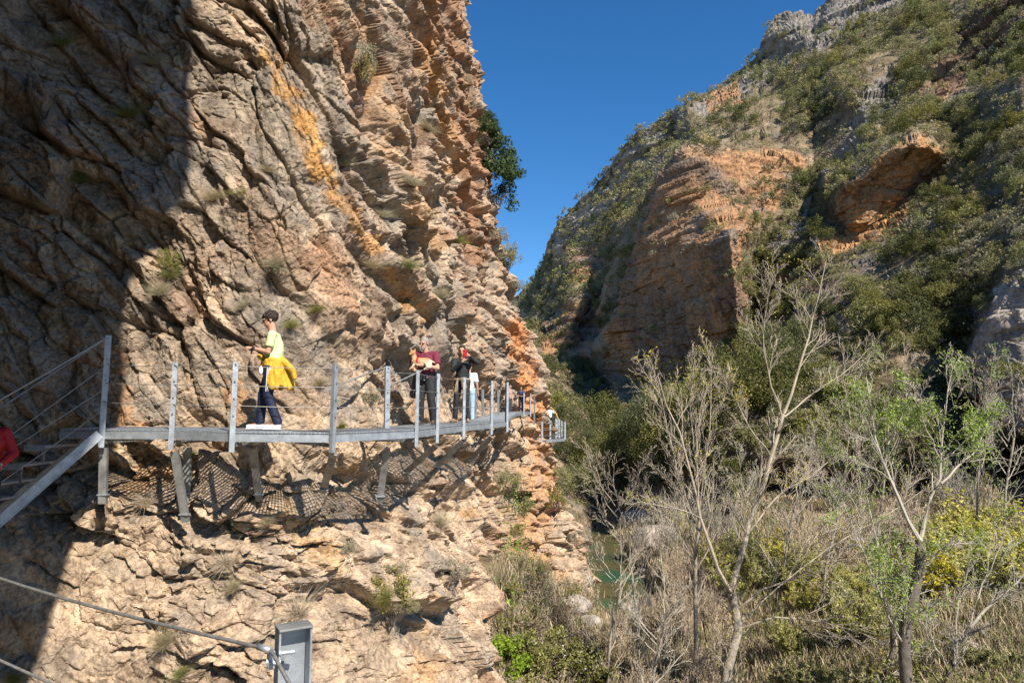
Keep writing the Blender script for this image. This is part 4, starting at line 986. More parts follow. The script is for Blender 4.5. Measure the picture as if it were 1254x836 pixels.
# --- red jacket at the left edge, on the lower stairs
J = base(el_l=(.30, -.02, 1.13), wr_l=(.22, -.22, 1.0)); c = P(-21, 664, 9.0)
R0, h, RH = person((c.x, 8.95, c.z), math.radians(20), J, 'person in a red jacket on the shaded stairs, cut by the photo edge', build=1.05, voxel=.0095)
hair(R0, h, RH, M_HAIR); shirt(R0, J, M_RED, 1.12, .5, -.13, name='jacket', long=True, r=1.08); pants(R0, J, M_BLACK, 1.0, .03, 1.0); shoes(R0, J, M_SOLE)
# ================================================================ plants
def leaves(cent, nrm_bias, size, rng, aspect=1.8, up=.3):
    """one little quad per centre, tilted at random"""
    n = len(cent); d = rng.normal(size=(n, 3)); d /= np.linalg.norm(d, axis=1, keepdims=True)
    q = rng.normal(size=(n, 3))+nrm_bias; q[:, 2] += up; x = np.cross(d, q); x /= np.linalg.norm(x, axis=1, keepdims=True)+1e-9
    s = (size*rng.uniform(.6, 1.3, n))[:, None]; a = d*s*aspect*.5; b = x*s*.5
    V = np.stack([cent-a, cent+b*.9, cent+a, cent-b*.9], 1).reshape(-1, 3)
    return V, np.arange(n*4).reshape(n, 4)
def crown_pts(n, rng, rx=1, ry=1, rz=.8, K=26, cl=.30, zc=.75, shell=.55):
    """leaf centres gathered in clumps of uneven size inside a lopsided crown"""
    k = rng.normal(size=(K, 3)); k /= np.linalg.norm(k, axis=1, keepdims=True); k *= rng.uniform(shell, 1.0, K)[:, None]**.6
    k[:, 2] = np.abs(k[:, 2])*1.0-.35*(rng.random(K) < .35)
    k = k*np.array([rx, ry, rz])*(1+.22*rng.normal(size=(K, 1))*.6)
    rad = cl*rng.uniform(.55, 1.25, K); w = rad**2; w /= w.sum(); i = rng.choice(K, n, p=w)
    o = rng.normal(size=(n, 3)); o /= np.linalg.norm(o, axis=1, keepdims=True); o *= (rng.random(n)**.45)[:, None]*rad[i][:, None]
    c = k[i]+o; c[:, 2] += zc*rz
    return c, o
def tubes(PA, RA, sides=4):
    N_, K_, _ = PA.shape
    T = np.gradient(PA, axis=1); T /= np.linalg.norm(T, axis=2, keepdims=True)+1e-9
    ref = np.where(np.abs(T[..., 2:3]) > .9, np.array([1., 0, 0]), np.array([0, 0, 1.])); U = np.cross(T, ref); U /= np.linalg.norm(U, axis=2, keepdims=True)+1e-9; W = np.cross(T, U)
    a = 2*np.pi*np.arange(sides)/sides
    V = PA[:, :, None]+RA[:, :, None, None]*(U[:, :, None]*np.cos(a)[:, None]+W[:, :, None]*np.sin(a)[:, None])
    idx = np.arange(N_*K_*sides).reshape(N_, K_, sides); n2 = np.roll(idx, -1, 2)
    Q = np.stack([idx[:, :-1], n2[:, :-1], n2[:, 1:], idx[:, 1:]], -1).reshape(-1, 4)
    return V.reshape(-1, 3), Q
def resamp(pts, rad, K=7):
    pts = np.array(pts, float); c = catmull(pts, 8); r = np.interp(np.linspace(0, len(rad)-1, len(c)), range(len(rad)), rad)
    s = np.concatenate([[0], np.cumsum(np.linalg.norm(np.diff(c, axis=0), axis=1))]); q = np.linspace(0, s[-1], K)
    return np.stack([np.interp(q, s, c[:, i]) for i in range(3)], 1), np.interp(q, s, r)
def sprout(PA, RA, per, L, ang, up, rng, tmin=.2, rk=.55, wob=.12, K=6):
    N_, K0, _ = PA.shape; n = N_*per; pi = np.repeat(np.arange(N_), per); t = tmin+(1-tmin)*((np.tile(np.arange(per), N_)+rng.random(n))/per)
    x = t*(K0-1); i = np.minimum(x.astype(int), K0-2); f = (x-i)[:, None]
    p = PA[pi, i]*(1-f)+PA[pi, i+1]*f; r = (RA[pi, i]*(1-f[:, 0])+RA[pi, i+1]*f[:, 0])
    d = PA[pi, i+1]-PA[pi, i]; d /= np.linalg.norm(d, axis=1, keepdims=True)+1e-9
    q = rng.normal(size=(n, 3)); q -= d*(q*d).sum(1, keepdims=True); q /= np.linalg.norm(q, axis=1, keepdims=True)
    a = ang*rng.uniform(.65, 1.3, n)[:, None]; d2 = d*np.cos(a)+q*np.sin(a)
    plen = np.linalg.norm(np.diff(PA, axis=1), axis=2).sum(1)[pi]
    Ls = L*plen*rng.uniform(.55, 1.15, n)*(1.15-.6*t); out = np.zeros((n, K, 3)); out[:, 0] = p
    bend = rng.normal(size=(n, 3))*wob
    for k in range(1, K):
        d2 = d2+bend*.5+np.array([0, 0, up])+rng.normal(size=(n, 3))*wob; d2 /= np.linalg.norm(d2, axis=1, keepdims=True)
        out[:, k] = out[:, k-1]+d2*(Ls/(K-1))[:, None]
    rr = np.clip(r*rk, 1e-4, .030)[:, None]*np.linspace(1, .35, K)[None]
    return out, rr
def cat(*vq):
    V = []; Q = []; n = 0
    for v_, q in vq: V.append(v_); Q.append(q+n); n += len(v_)
    return np.concatenate(V), np.concatenate(Q)
def lvar(n, base_, rng, v=.3): return np.array(base_)[None]*(1+v*(rng.random((n, 1))*2-1))
# ---- prototypes (unit size, never linked)
def shrub_mesh(nm, n, mat, seed, ls, **k):
    rng = np.random.default_rng(seed); c, o_ = crown_pts(n, rng, **k); V, Q = leaves(c, o_*2.0, ls, rng); return npmesh(nm, V, Q, [mat])
def stems_mesh(nm, mat, seed, h=.8):
    rng = np.random.default_rng(seed); n = 7; a = rng.random(n)*2*PI; d = np.stack([np.cos(a)*.55, np.sin(a)*.55, np.full(n, h)], 1)*rng.uniform(.6, 1, n)[:, None]
    t = np.linspace(0, 1, 6)[None, :, None]; PA = d[:, None]*t+.04*rng.normal(size=(n, 6, 3)); PA[:, 0] = 0; PA[:, :, 2] -= .08
    RA = np.linspace(.03, .008, 6)[None].repeat(n, 0); p2, r2 = sprout(PA, RA, 5, .5, .7, .05, rng); return npmesh(nm, *cat(tubes(PA, RA), tubes(p2, r2, 3)), [mat])
kinds = {
 'dark': [shrub_mesh('crown', 2800, M_L_DARK, 10+i, .058, rz=.8+.25*i, K=22+4*i) for i in range(3)],
 'mid': [shrub_mesh('crown', 2600, M_L_MID, 20+i, .056, rz=.7+.15*i, K=26) for i in range(3)],
 'olive': [shrub_mesh('crown', 2400, M_L_OLIVE, 30+i, .052, rz=.65+.15*i, K=30, cl=.26) for i in range(3)],
 'grey': [shrub_mesh('crown', 1900, M_L_GREY, 40+i, .045, rz=.5, K=30, cl=.25) for i in range(2)],
}
stem_p = [stems_mesh('stem', M_BARKD, 50+i) for i in range(2)]
ntri = {'evergreen': 'dark', 'scrub': 'mid', 'olive': 'olive'}
def add_shrub(name, kind, loc, r, rng, label, group, parts=False, sz=None, tilt=0):
    me = kinds[kind][rng.integers(len(kinds[kind]))]
    rt = empty(name, loc, 0) if parts else None
    if parts:
        rt.rotation_euler = (0, 0, rng.random()*6.28); rt.scale = (r, r, r*(sz or 1)); tag(rt, label, 'shrub', group)
        link('crown', me, rt); link('stem', stem_p[rng.integers(2)], rt)
        return rt
    o = link(name, me, None, loc); o.rotation_euler = (tilt*rng.normal(), tilt*rng.normal(), rng.random()*6.28); o.scale = (r, r, r*(sz or 1)); tag(o, label, 'shrub', group); return o
rng = np.random.default_rng(77)
# ---- scrub on the hillside
cand = []
tries = 0; occ = []
zones = [('bright', .02), ('orange', .025), ('grey', .17), ('dark', .12), ('scree', .22), ('pale', .02)]
clear_ = [(1163, 465), (1183, 385), (1205, 335), (1262, 290), (1262, 575), (1200, 560)]
while len(cand) < 3300 and tries < 75000:
    tries += 1
    px = rng.uniform(640, 1262); j_ = np.interp(px, [s_[0] for s_ in sil], [s_[1] for s_ in sil]); py = rng.uniform(max(j_+1, -8), 600)
    if px < 735 and py > 560: continue
    w_ = .92
    for (nm, pl), pr in [((nm, pl), dict(zones)[nm]) for nm, pl in rockpolys]:
        if min(p[0] for p in pl) < px < max(p[0] for p in pl) and min(p[1] for p in pl) < py < max(p[1] for p in pl) and inpt(px, py, pl): w_ = pr; break
    if inpt(px, py, clear_): w_ *= .12
    if w_ > .5 and any(inpt(px, py-(13 if py > 60 else 5), pl) for nm, pl in rockpolys if nm in ('orange', 'pale', 'bright')): w_ *= .35
    big = fbm2(np.array([px/45]), np.array([py/30]), 3, 88)[0]
    w_ *= .42+1.7*big
    if rng.random() > w_: continue
    p, nn, rk_ = hill_at(px, py)
    if nn.z < .10 and rng.random() < .6 and rk_ > .4: continue
    r = rng.uniform(.5, 1.0)*rng.uniform(.8, 1.35)*(1.0+.012*(p.y-45)); r = min(r, 1.9)
    if rk_ > .4: r *= .7
    if p.y < 60 and rng.random() < .3: r *= 1.5
    sp = r*836/p.y
    ok = True
    for (a, b_, s_) in occ[-3300:]:
        if abs(a-px) < (s_+sp)*.36 and abs(b_-py) < (s_+sp)*.26: ok = False; break
    if not ok: continue
    occ.append((px, py, sp)); cand.append((sp, px, py, p, nn, r, big))
print('shrubs', len(cand), tries)
cand.sort(key=lambda c: -c[0])
def kindof(px, py, rng, big):
    u = rng.random()
    if py > 380: return 'dark' if u < .5 else 'mid' if u < .8 else 'grey'
    if px > 1100 and py > 200: return 'grey' if u < .3 else 'mid' if u < .6 else 'olive' if u < .8 else 'dark'
    if px < 760: return 'dark' if u < .45 else 'olive' if u < .75 else 'mid'
    return 'mid' if u < .42 else 'dark' if u < .65 else 'olive' if u < .9 else 'grey'
names = {'dark': 'evergreen_shrub', 'mid': 'scrub_bush', 'olive': 'olive_bush', 'grey': 'grey_bush'}
words_ = {'dark': 'dark evergreen shrub', 'mid': 'mid green shrub', 'olive': 'olive green shrub', 'grey': 'grey green bushy herb'}
def place_of(px, py, Y):
    if py > 380 and px > 900: return 'low on the slope behind the bare trees'
    if py > 380: return 'at the foot of the big orange cliff'
    if px < 760: return 'on the far rocky ridge beyond the cliff'
    if px < 960: return 'around the big orange cliff across the gorge'
    if py < 160: return 'high on the slope under the ridge'
    if px > 1160: return 'on the slope above the pale grey rock'
    return 'on the slope beside the orange overhanging boulder'
NB = 285
for k, (sp, px, py, p, nn, r, big) in enumerate(cand[:NB]):
    kd = kindof(px, py, rng, big); pl = place_of(px, py, p.y)
    add_shrub(names[kd], kd, p-Vector((0, 0, r*.15)), r, rng, words_[kd]+' '+pl, words_[kd]+'s '+pl, sz=rng.uniform(.8, 1.25), tilt=.12)
cols = {'dark': (.125, .132, .034), 'mid': (.235, .225, .055), 'olive': (.30, .265, .095), 'grey': (.30, .265, .16)}
Vs = []; Cs = []
for (sp, px, py, p, nn, r, big) in cand[NB:]:
    n = int(np.clip(sp*sp*3.6, 60, 700)); c, o_ = crown_pts(n, rng, rz=rng.uniform(.6, 1.0), K=12, cl=.36)
    c = c*r+np.array(p)-np.array([0, 0, r*.2]); V, Q = leaves(c, o_*2, max(r*.085, p.y*.0013), rng); Vs.append(V)
    kd = kindof(px, py, rng, big); cc_ = np.array(cols[kd])*rng.uniform(.75, 1.3)*np.array([rng.uniform(.9, 1.15), 1, rng.uniform(.8, 1.1)]); Cs.append(np.broadcast_to(cc_, V.shape))
# fine ground scrub: small tufts between the shrubs
for q in range(5200):
    px = rng.uniform(640, 1262); j_ = np.interp(px, [s_[0] for s_ in sil], [s_[1] for s_ in sil]); py = rng.uniform(max(j_, -8), 620); p, nn, rk_ = hill_at(px, py)
    if rk_ > .4 and rng.random() < .93: continue
    r = rng.uniform(.18, .5)*(1+.01*p.y); n = 40; c = rng.normal(size=(n, 3))*np.array([.5, .5, .35]); c[:, 2] = np.abs(c[:, 2]); c = c*r+np.array(p)
    V, Q = leaves(c, c*0, max(r*.2, p.y*.0013), rng); Vs.append(V); u = rng.random(); cc_ = np.array(cols['grey'] if u < .3 else cols['olive'] if u < .6 else (.30, .24, .14) if u < .75 else cols['mid'])*rng.uniform(.7, 1.2); Cs.append(np.broadcast_to(cc_, V.shape))
V = np.concatenate(Vs); o = link('scrub_undergrowth', npmesh('scrub_undergrowth', V, np.arange(len(V)).reshape(-1, 4), [M_STUFF], col=np.concatenate(Cs)))
tag(o, 'low green and olive scrub covering the hillside', 'undergrowth', kind='stuff')
# ================================================================ bare trees of the riverbank
def tree(name, base_, limbs, label, group=None, mat=M_BARK, tw=M_TWIG, seed=0, levels=((9, .42, .75, .05), (6, .5, .7, .05), (4, .55, .7, .03)), leaf=None, nleaf=0, lsize=.06, lcl=.25, trunkn=1, twr=.0045):
    """limbs: traced polylines (points, radii); the first trunkn are the trunk"""
    rng = np.random.default_rng(seed); rt = empty(name, base_); tag(rt, label, 'tree', group); off = np.array(base_)
    L = [resamp(p, [q_*(.76 if i_ < trunkn else .62) for q_ in r], 9) for i_, (p, r) in enumerate(limbs)]; PA = np.stack([l[0] for l in L])-off; RA = np.stack([l[1] for l in L])
    wob = rng.normal(size=PA.shape)*.02; PA = PA+wob
    link('trunk', npmesh('trunk', *tubes(PA[:trunkn], RA[:trunkn], 9), [mat], smooth=True), rt)
    ch = [tubes(PA[trunkn:], RA[trunkn:], 7)] if len(L) > trunkn else []
    cur = (PA, RA); allp = []
    for li, (per, l, a, up) in enumerate(levels):
        p2, r2 = sprout(cur[0], cur[1], per, l, a, up, rng, tmin=.28 if li == 0 else .15, rk=.5, wob=.10)
        r2 = np.maximum(r2, twr*np.linspace(1.15, .7, r2.shape[1])[None]); ch.append(tubes(p2, r2, 4 if li < 1 else 3)); cur = (p2, r2); allp.append(p2)
    link('crown', npmesh('crown', *cat(*ch), [tw]), rt)
    if leaf is not None:
        tips = np.concatenate([a[:, 2:] .reshape(-1, 3) for a in allp[-2:]]); sel = tips[rng.choice(len(tips), nleaf)]
        msk = fbm3(sel[:, 0]/1.1, sel[:, 1]/1.1, sel[:, 2]/.9, 2, seed); sel = sel[msk > lcl] if lcl > -1 else sel
        sel = sel+rng.normal(size=sel.shape)*.07; link('foliage', npmesh('foliage', *leaves(sel, 0*sel, lsize, rng), [leaf]), rt)
    return rt
def px_l(pts, Y, r0, r1, dy=0.0):
    n = len(pts); return [tuple(P(x, y, Y+dy*i/(n-1))) for i, (x, y) in enumerate(pts)], list(np.linspace(r0, r1, n))
Y = 21.0
tree('bare_tree', P(868, 905, Y), [px_l([(868, 905), (882, 850), (896, 800), (903, 770), (897, 740), (896, 727)], Y, .20, .165),
 px_l([(896, 727), (905, 690), (918, 645), (929, 614), (945, 560), (960, 507)], Y, .15, .09, .6), px_l([(896, 727), (881, 696), (872, 669), (857, 635), (848, 585), (833, 535), (818, 499), (806, 462)], Y, .10, .022, -1.0),
 px_l([(960, 507), (978, 455), (990, 410), (1003, 360), (1012, 318)], Y+.6, .075, .012, .5), px_l([(958, 512), (943, 465), (935, 420), (938, 375), (945, 345)], Y+.6, .05, .010, -.8), px_l([(960, 510), (1000, 478), (1040, 452), (1065, 425)], Y+.6, .045, .012, 1.0),
 px_l([(945, 560), (915, 520), (895, 480), (880, 455)], Y+.5, .04, .010, -.6), px_l([(903, 745), (935, 722), (965, 712), (1000, 690), (1035, 655)], Y, .06, .014, -1.2), px_l([(903, 770), (945, 757), (1000, 760), (1055, 775), (1110, 800)], Y, .05, .014, -1.5),
 px_l([(905, 765), (930, 740), (975, 700), (1030, 660), (1085, 632), (1130, 600)], Y+.4, .045, .012, 1.4), px_l([(918, 650), (950, 610), (990, 585), (1020, 560)], Y+.2, .045, .012, .8)],
 'tall pale barked bare tree forking low, centre right of the riverbank', seed=3, levels=((13, .36, .62, .05), (8, .50, .6, .05), (5, .5, .6, .04)), leaf=M_L_GOLD, nleaf=5200, lsize=.035, lcl=.12)
Y = 24.0
tree('bare_tree', P(852, 880, Y), [px_l([(852, 880), (853, 800), (851, 700), (855, 620), (853, 568), (856, 500)], Y, .11, .04), px_l([(852, 660), (835, 610), (826, 560), (812, 500), (800, 460)], Y, .045, .012, -.5), px_l([(854, 600), (868, 540), (872, 480), (868, 430)], Y, .04, .012, .5), px_l([(853, 568), (846, 500), (850, 440)], Y, .04, .012, .5), px_l([(853, 640), (830, 600), (800, 570)], Y, .03, .01, .5), px_l([(853, 700), (830, 650), (805, 625), (780, 610)], Y, .03, .01, -.6)],
 'slender straight bare tree with dense upswept twigs left of the forked tree', seed=4, levels=((14, .34, .5, .10), (7, .5, .5, .08), (5, .5, .5, .06)), leaf=M_L_GOLD, nleaf=2600, lsize=.035, lcl=.0)
Y = 17.0
tree('budding_tree', P(1115, 880, Y), [px_l([(1115, 880), (1110, 830), (1106, 788), (1118, 739), (1125, 690), (1127, 660)], Y, .20, .14), px_l([(1127, 662), (1107, 625), (1082, 564), (1068, 510), (1062, 460)], Y, .09, .02, .6), px_l([(1127, 665), (1133, 640), (1136, 615), (1151, 590), (1152, 560), (1158, 500), (1165, 450)], Y, .09, .015, .3),
 px_l([(1126, 695), (1142, 684), (1158, 668), (1185, 664)], Y, .05, .014, -.5), px_l([(1106, 790), (1090, 760), (1078, 720), (1065, 690), (1040, 640)], Y, .05, .014, -.6), px_l([(1151, 592), (1175, 570), (1195, 550), (1215, 510)], Y, .045, .012, .5), px_l([(1082, 564), (1100, 520), (1112, 480)], Y+.5, .03, .01, .5), px_l([(1150, 560), (1130, 510), (1118, 470)], Y, .03, .01, -.4)],
 'twisting tree with sparse fresh green leaves, tallest on the right bank', mat=M_BARKD, tw=M_TWIGG, seed=5, levels=((12, .38, .7, .04), (7, .5, .7, .04), (4, .5, .7, .03)), leaf=M_L_GREEN, nleaf=17000, lsize=.040, lcl=-.06)
Y = 18.5
tree('budding_tree', P(1152, 880, Y), [px_l([(1152, 880), (1160, 836), (1172, 798), (1189, 769)], Y, .13, .09), px_l([(1189, 769), (1209, 744), (1239, 719), (1262, 690)], Y, .07, .02), px_l([(1172, 798), (1170, 750), (1185, 700), (1190, 660)], Y, .05, .012), px_l([(1189, 769), (1200, 720), (1225, 670), (1235, 630)], Y, .045, .012, .5), px_l([(1165, 820), (1140, 780), (1135, 740)], Y, .03, .01)],
 'leaning dark stemmed tree with a few green leaves near the right edge', mat=M_BARKD, tw=M_TWIGG, seed=6, levels=((12, .42, .7, .05), (7, .5, .7, .05), (4, .5, .7, .04)), leaf=M_L_GREEN, nleaf=5000, lsize=.038, lcl=.0)
Y = 18.0
tree('budding_tree', P(1090, 900, Y), [px_l([(1090, 900), (1080, 836), (1092, 800), (1093, 760), (1080, 730)], Y, .09, .06), px_l([(1080, 730), (1060, 680), (1035, 620), (1020, 560)], Y, .04, .012, .6), px_l([(1080, 730), (1075, 670), (1060, 600), (1045, 540), (1035, 470)], Y, .04, .010, .6), px_l([(1093, 770), (1110, 720), (1100, 660)], Y, .03, .01)],
 'dark thin multi stemmed tree just left of the tallest green leaved tree', mat=M_BARKD, tw=M_TWIGG, seed=7, levels=((12, .42, .7, .05), (7, .5, .7, .05), (4, .5, .7, .04)), leaf=M_L_GREEN, nleaf=4500, lsize=.038, lcl=.0)
for k, (px0, py0, px1, py1, Y, hw, lab) in enumerate([(1010, 700, 1040, 520, 27, 36, 'grey bare tree behind the forked tree, leaning right'), (960, 690, 975, 540, 29, 35, 'small bare tree behind the fork of the pale tree'), (1195, 640, 1190, 440, 28, 35, 'bare tree under the pale grey rock'), (1230, 620, 1238, 450, 27, 30, 'grey twiggy tree at the far right edge'), (1075, 660, 1085, 430, 30, 40, 'bare tree against the dark undercut with thin crown'),
   (905, 660, 900, 540, 33, 30, 'small bare tree in front of the evergreen thicket'), (780, 760, 742, 560, 26, 45, 'slender bare tree leaning left over the river'), (800, 836, 812, 690, 21, 40, 'low bare sapling at the bottom beside the river'), (745, 800, 760, 640, 24, 40, 'thin bare sapling in front of the green pool')]):
    b0 = [(px0, py0+90), (px0, py0), ((px0+px1)/2+8, (py0+py1)/2), (px1, py1)]
    sd_ = 60+k; r_ = np.random.default_rng(sd_); lm = [px_l(b0[:3], Y, .075, .05), px_l(b0[2:], Y, .045, .010)]
    for q in range(5):
        t = r_.uniform(.2, .75); xx = px0+(px1-px0)*t; yy = py0+(py1-py0)*t; s_ = r_.choice([-1, 1]); lm.append(px_l([(xx, yy), (xx+s_*hw*.5, yy-(py0-py1)*.16), (xx+s_*hw*.8, yy-(py0-py1)*.36)], Y, .03, .009, r_.uniform(-1.2, 1.2)))
    tree('bare_tree', P(px0, py0+90, Y), lm, lab, tw=M_TWIGG if k % 2 else M_TWIG, seed=sd_, levels=((9, .42, .65, .07), (6, .5, .6, .06), (4, .5, .6, .05)), leaf=M_L_GREEN if k in (2, 4) else None, nleaf=3000, lsize=.05, lcl=.15, twr=.0055)
# ---- thickets on the valley floor
def thicket_mesh(nm, seed, mat, n=16, h=1.0, spread=.45, lv=((7, .4, .5, .08), (5, .45, .5, .06)), r=.007):
    rng = np.random.default_rng(seed); a = rng.random(n)*2*PI; s = rng.random(n)**.5*spread; d = np.stack([np.cos(a)*s, np.sin(a)*s, h*rng.uniform(.55, 1, n)], 1)
    t = np.linspace(0, 1, 7)[None, :, None]; PA = d[:, None]*t**1.0+np.cumsum(rng.normal(size=(n, 7, 3))*.018, 1); PA[:, :, :2] += .10*rng.normal(size=(n, 1, 2)); PA[:, 0, 2] = -.05
    RA = np.linspace(r*1.6, r*.6, 7)[None].repeat(n, 0); ch = [tubes(PA, RA, 4)]; cur = (PA, RA); al = [PA]
    for per, l, an, up in lv:
        p2, r2 = sprout(*cur, per, l, an, up, rng, tmin=.15, rk=.6); r2 = np.maximum(r2, r*.45); ch.append(tubes(p2, r2, 3)); cur = (p2, r2); al.append(p2)
    return npmesh(nm, *cat(*ch), [mat]), np.concatenate([x[:, 1:].reshape(-1, 3) for x in al[1:]])
def leafed(nm, tips, n, ls, mat, seed):
    rng = np.random.default_rng(seed); c = tips[rng.choice(len(tips), n)]+rng.normal(size=(n, 3))*.02; return npmesh(nm, *leaves(c, c*0, ls, rng, 2.4), [mat])
TH = {}
for i in range(3):
    TH['brown%d' % i] = (thicket_mesh('twigs', 200+i, M_TWIGB)[0], None); TH['grey%d' % i] = (thicket_mesh('twigs', 210+i, M_TWIGG)[0], None)
for i in range(2):
    m_, tp = thicket_mesh('twigs', 220+i, M_TWIGB, n=14, spread=.55); TH['yellow%d' % i] = (m_, leafed('foliage', tp, 2400, .030, M_L_YEL, 5+i)); TH['gold%d' % i] = (m_, leafed('foliage', tp, 3000, .032, M_L_GOLD, 8+i)); TH['green%d' % i] = (m_, leafed('foliage', tp, 2000, .034, M_L_MID, 11+i)); TH['dry%d' % i] = (m_, leafed('foliage', tp, 900, .03, M_L_DRY, 14+i))
def thick(kind, px, py, w_, h, label, group):
    p, nn, rk_ = hill_at(px, py); key_ = [k for k in TH if k.startswith(kind)]; a, b_ = TH[key_[rng.integers(len(key_))]]
    nm = {'brown': 'bare_shrub', 'grey': 'bare_shrub', 'yellow': 'willow_shrub', 'gold': 'broom_shrub', 'green': 'green_shrub', 'dry': 'dry_shrub'}[kind]
    rt = empty(nm, p-Vector((0, 0, .1)), rng.random()*6.28); rt.scale = (w_, w_, h); tag(rt, label, 'shrub', group); link('twigs', a, rt)
    if b_ is not None: link('foliage', b_, rt)
def scatter(kind, poly, n, wr, hr, label, group):
    xs = [p[0] for p in poly]; ys = [p[1] for p in poly]; k = 0; t = 0
    while k < n and t < n*40:
        t += 1; x = rng.uniform(min(xs), max(xs)); y = rng.uniform(min(ys), max(ys))
        if not inpt(x, y, poly) or inpt(x, y, water_poly): continue
        thick(kind, x, y, rng.uniform(*wr), rng.uniform(*hr), label, group); k += 1
scatter('gold', [(1120, 690), (1190, 660), (1262, 660), (1262, 730), (1150, 740)], 13, (1.6, 2.6), (1.3, 2.0), 'golden yellow bush at the right edge behind the green leaved tree', 'golden bushes on the right bank')
scatter('gold', [(960, 670), (1060, 660), (1060, 690), (960, 700)], 4, (1.6, 2.4), (1.2, 1.7), 'golden bush behind the forked bare tree', 'golden bushes behind the forked tree')
scatter('yellow', [(915, 730), (960, 700), (1070, 715), (1085, 800), (930, 820)], 11, (1.2, 2.0), (1.1, 1.7), 'yellow green willow bush right of the forked bare tree', 'yellow green bushes in the valley')
scatter('yellow', [(880, 690), (920, 680), (920, 740), (860, 740)], 4, (1.4, 2.0), (1.3, 1.8), 'pale yellow green bush behind the forked bare tree', 'pale bushes behind the fork')
scatter('green', [(960, 800), (1100, 760), (1262, 790), (1262, 900), (960, 900)], 14, (1.1, 1.7), (.9, 1.4), 'green low bush at the bottom right under the trees', 'green bushes bottom right')
scatter('brown', [(735, 775), (775, 760), (820, 715), (890, 690), (900, 900), (740, 900)], 34, (1.1, 1.9), (1.1, 2.0), 'brown leafless bush on the bank right of the river', 'brown leafless bushes by the river')
scatter('grey', [(790, 640), (840, 620), (900, 640), (890, 720), (810, 720), (780, 690)], 10, (1.6, 2.6), (1.8, 3.0), 'grey leafless bush between the river and the forked tree', 'grey leafless bushes by the river')
scatter('grey', [(770, 600), (800, 590), (850, 600), (840, 650), (800, 640)], 6, (1.8, 2.6), (1.8, 2.8), 'grey leafless bush above the bend of the river', 'grey leafless bushes at the river bend')
scatter('dry', [(635, 700), (700, 700), (730, 780), (735, 900), (630, 900)], 26, (.9, 1.6), (.8, 1.5), 'dry straw coloured bush at the foot of the cliff', 'dry bushes under the cliff')
scatter('green', [(620, 700), (680, 650), (700, 720), (680, 830), (615, 836)], 14, (.8, 1.4), (.8, 1.4), 'green bush at the foot of the cliff', 'green bushes under the cliff')
scatter('brown', [(900, 640), (1262, 640), (1262, 700), (900, 720)], 10, (1.5, 2.4), (1.4, 2.4), 'brown leafless bush along the foot of the slope', 'brown bushes along the slope foot')
scatter('grey', [(960, 560), (1262, 560), (1262, 640), (960, 640)], 9, (1.6, 2.6), (1.8, 3.0), 'grey leafless bush against the dark undercut', 'grey bushes against the undercut')
# dense evergreens at the foot of the promontory
kinds['big'] = [shrub_mesh('crown', 9000, M_L_DARK, 95+i, .030, rz=1.0, K=60, cl=.24) for i in range(2)]+[shrub_mesh('crown', 9000, M_L_MID, 97, .030, rz=.9, K=60, cl=.24)]
ev = [(775, 560), (800, 545), (830, 530), (860, 520), (890, 505), (915, 490), (760, 590), (790, 580), (820, 570), (735, 560), (720, 575), (745, 545), (712, 600), (705, 560), (940, 500), (905, 530), (870, 550), (955, 470), (935, 450), (970, 440)]
for k, (x, y) in enumerate(ev):
    p, nn, rk_ = hill_at(x, y+12); kd = 'dark' if k % 3 else 'mid'
    add_shrub('evergreen_tree', 'big', p-Vector((0, 0, .3)), rng.uniform(2.0, 3.2), rng, 'dense evergreen tree in the thicket under the orange cliff', 'evergreen thicket under the orange cliff', parts=True, sz=rng.uniform(1.0, 1.35))
# valley litter, grass and twigs
Vs = []; Cs = []
for q in range(9000):
    x = rng.uniform(600, 1262); y = rng.uniform(600, 940)
    p, nn, rk_ = hill_at(x, y)
    if inpt(x, y, water_poly): continue
    n = 14; c = rng.normal(size=(n, 3))*np.array([.22, .22, .0])+np.array(p); d = rng.normal(size=(n, 3))*.35; d[:, 2] = 1; d *= rng.uniform(.12, .45, (n, 1)); s = rng.normal(size=(n, 3)); s[:, 2] = 0; s *= .012*(1+p.y/40)/np.linalg.norm(s, axis=1, keepdims=True)
    V = np.stack([c-s, c+s, c+d+s*.3, c+d-s*.3], 1).reshape(-1, 3); Vs.append(V); u = rng.random(); cc_ = np.array((.54, .44, .27) if u < .5 else (.22, .25, .08) if u < .7 else (.30, .23, .15)); Cs.append(np.broadcast_to(cc_*rng.uniform(.7, 1.25), V.shape))
V = np.concatenate(Vs); o = link('dry_grass', npmesh('dry_grass', V, np.arange(len(V)).reshape(-1, 4), [M_STUFF], col=np.concatenate(Cs))); tag(o, 'dry and green grass over the valley floor', 'grass', kind='stuff')
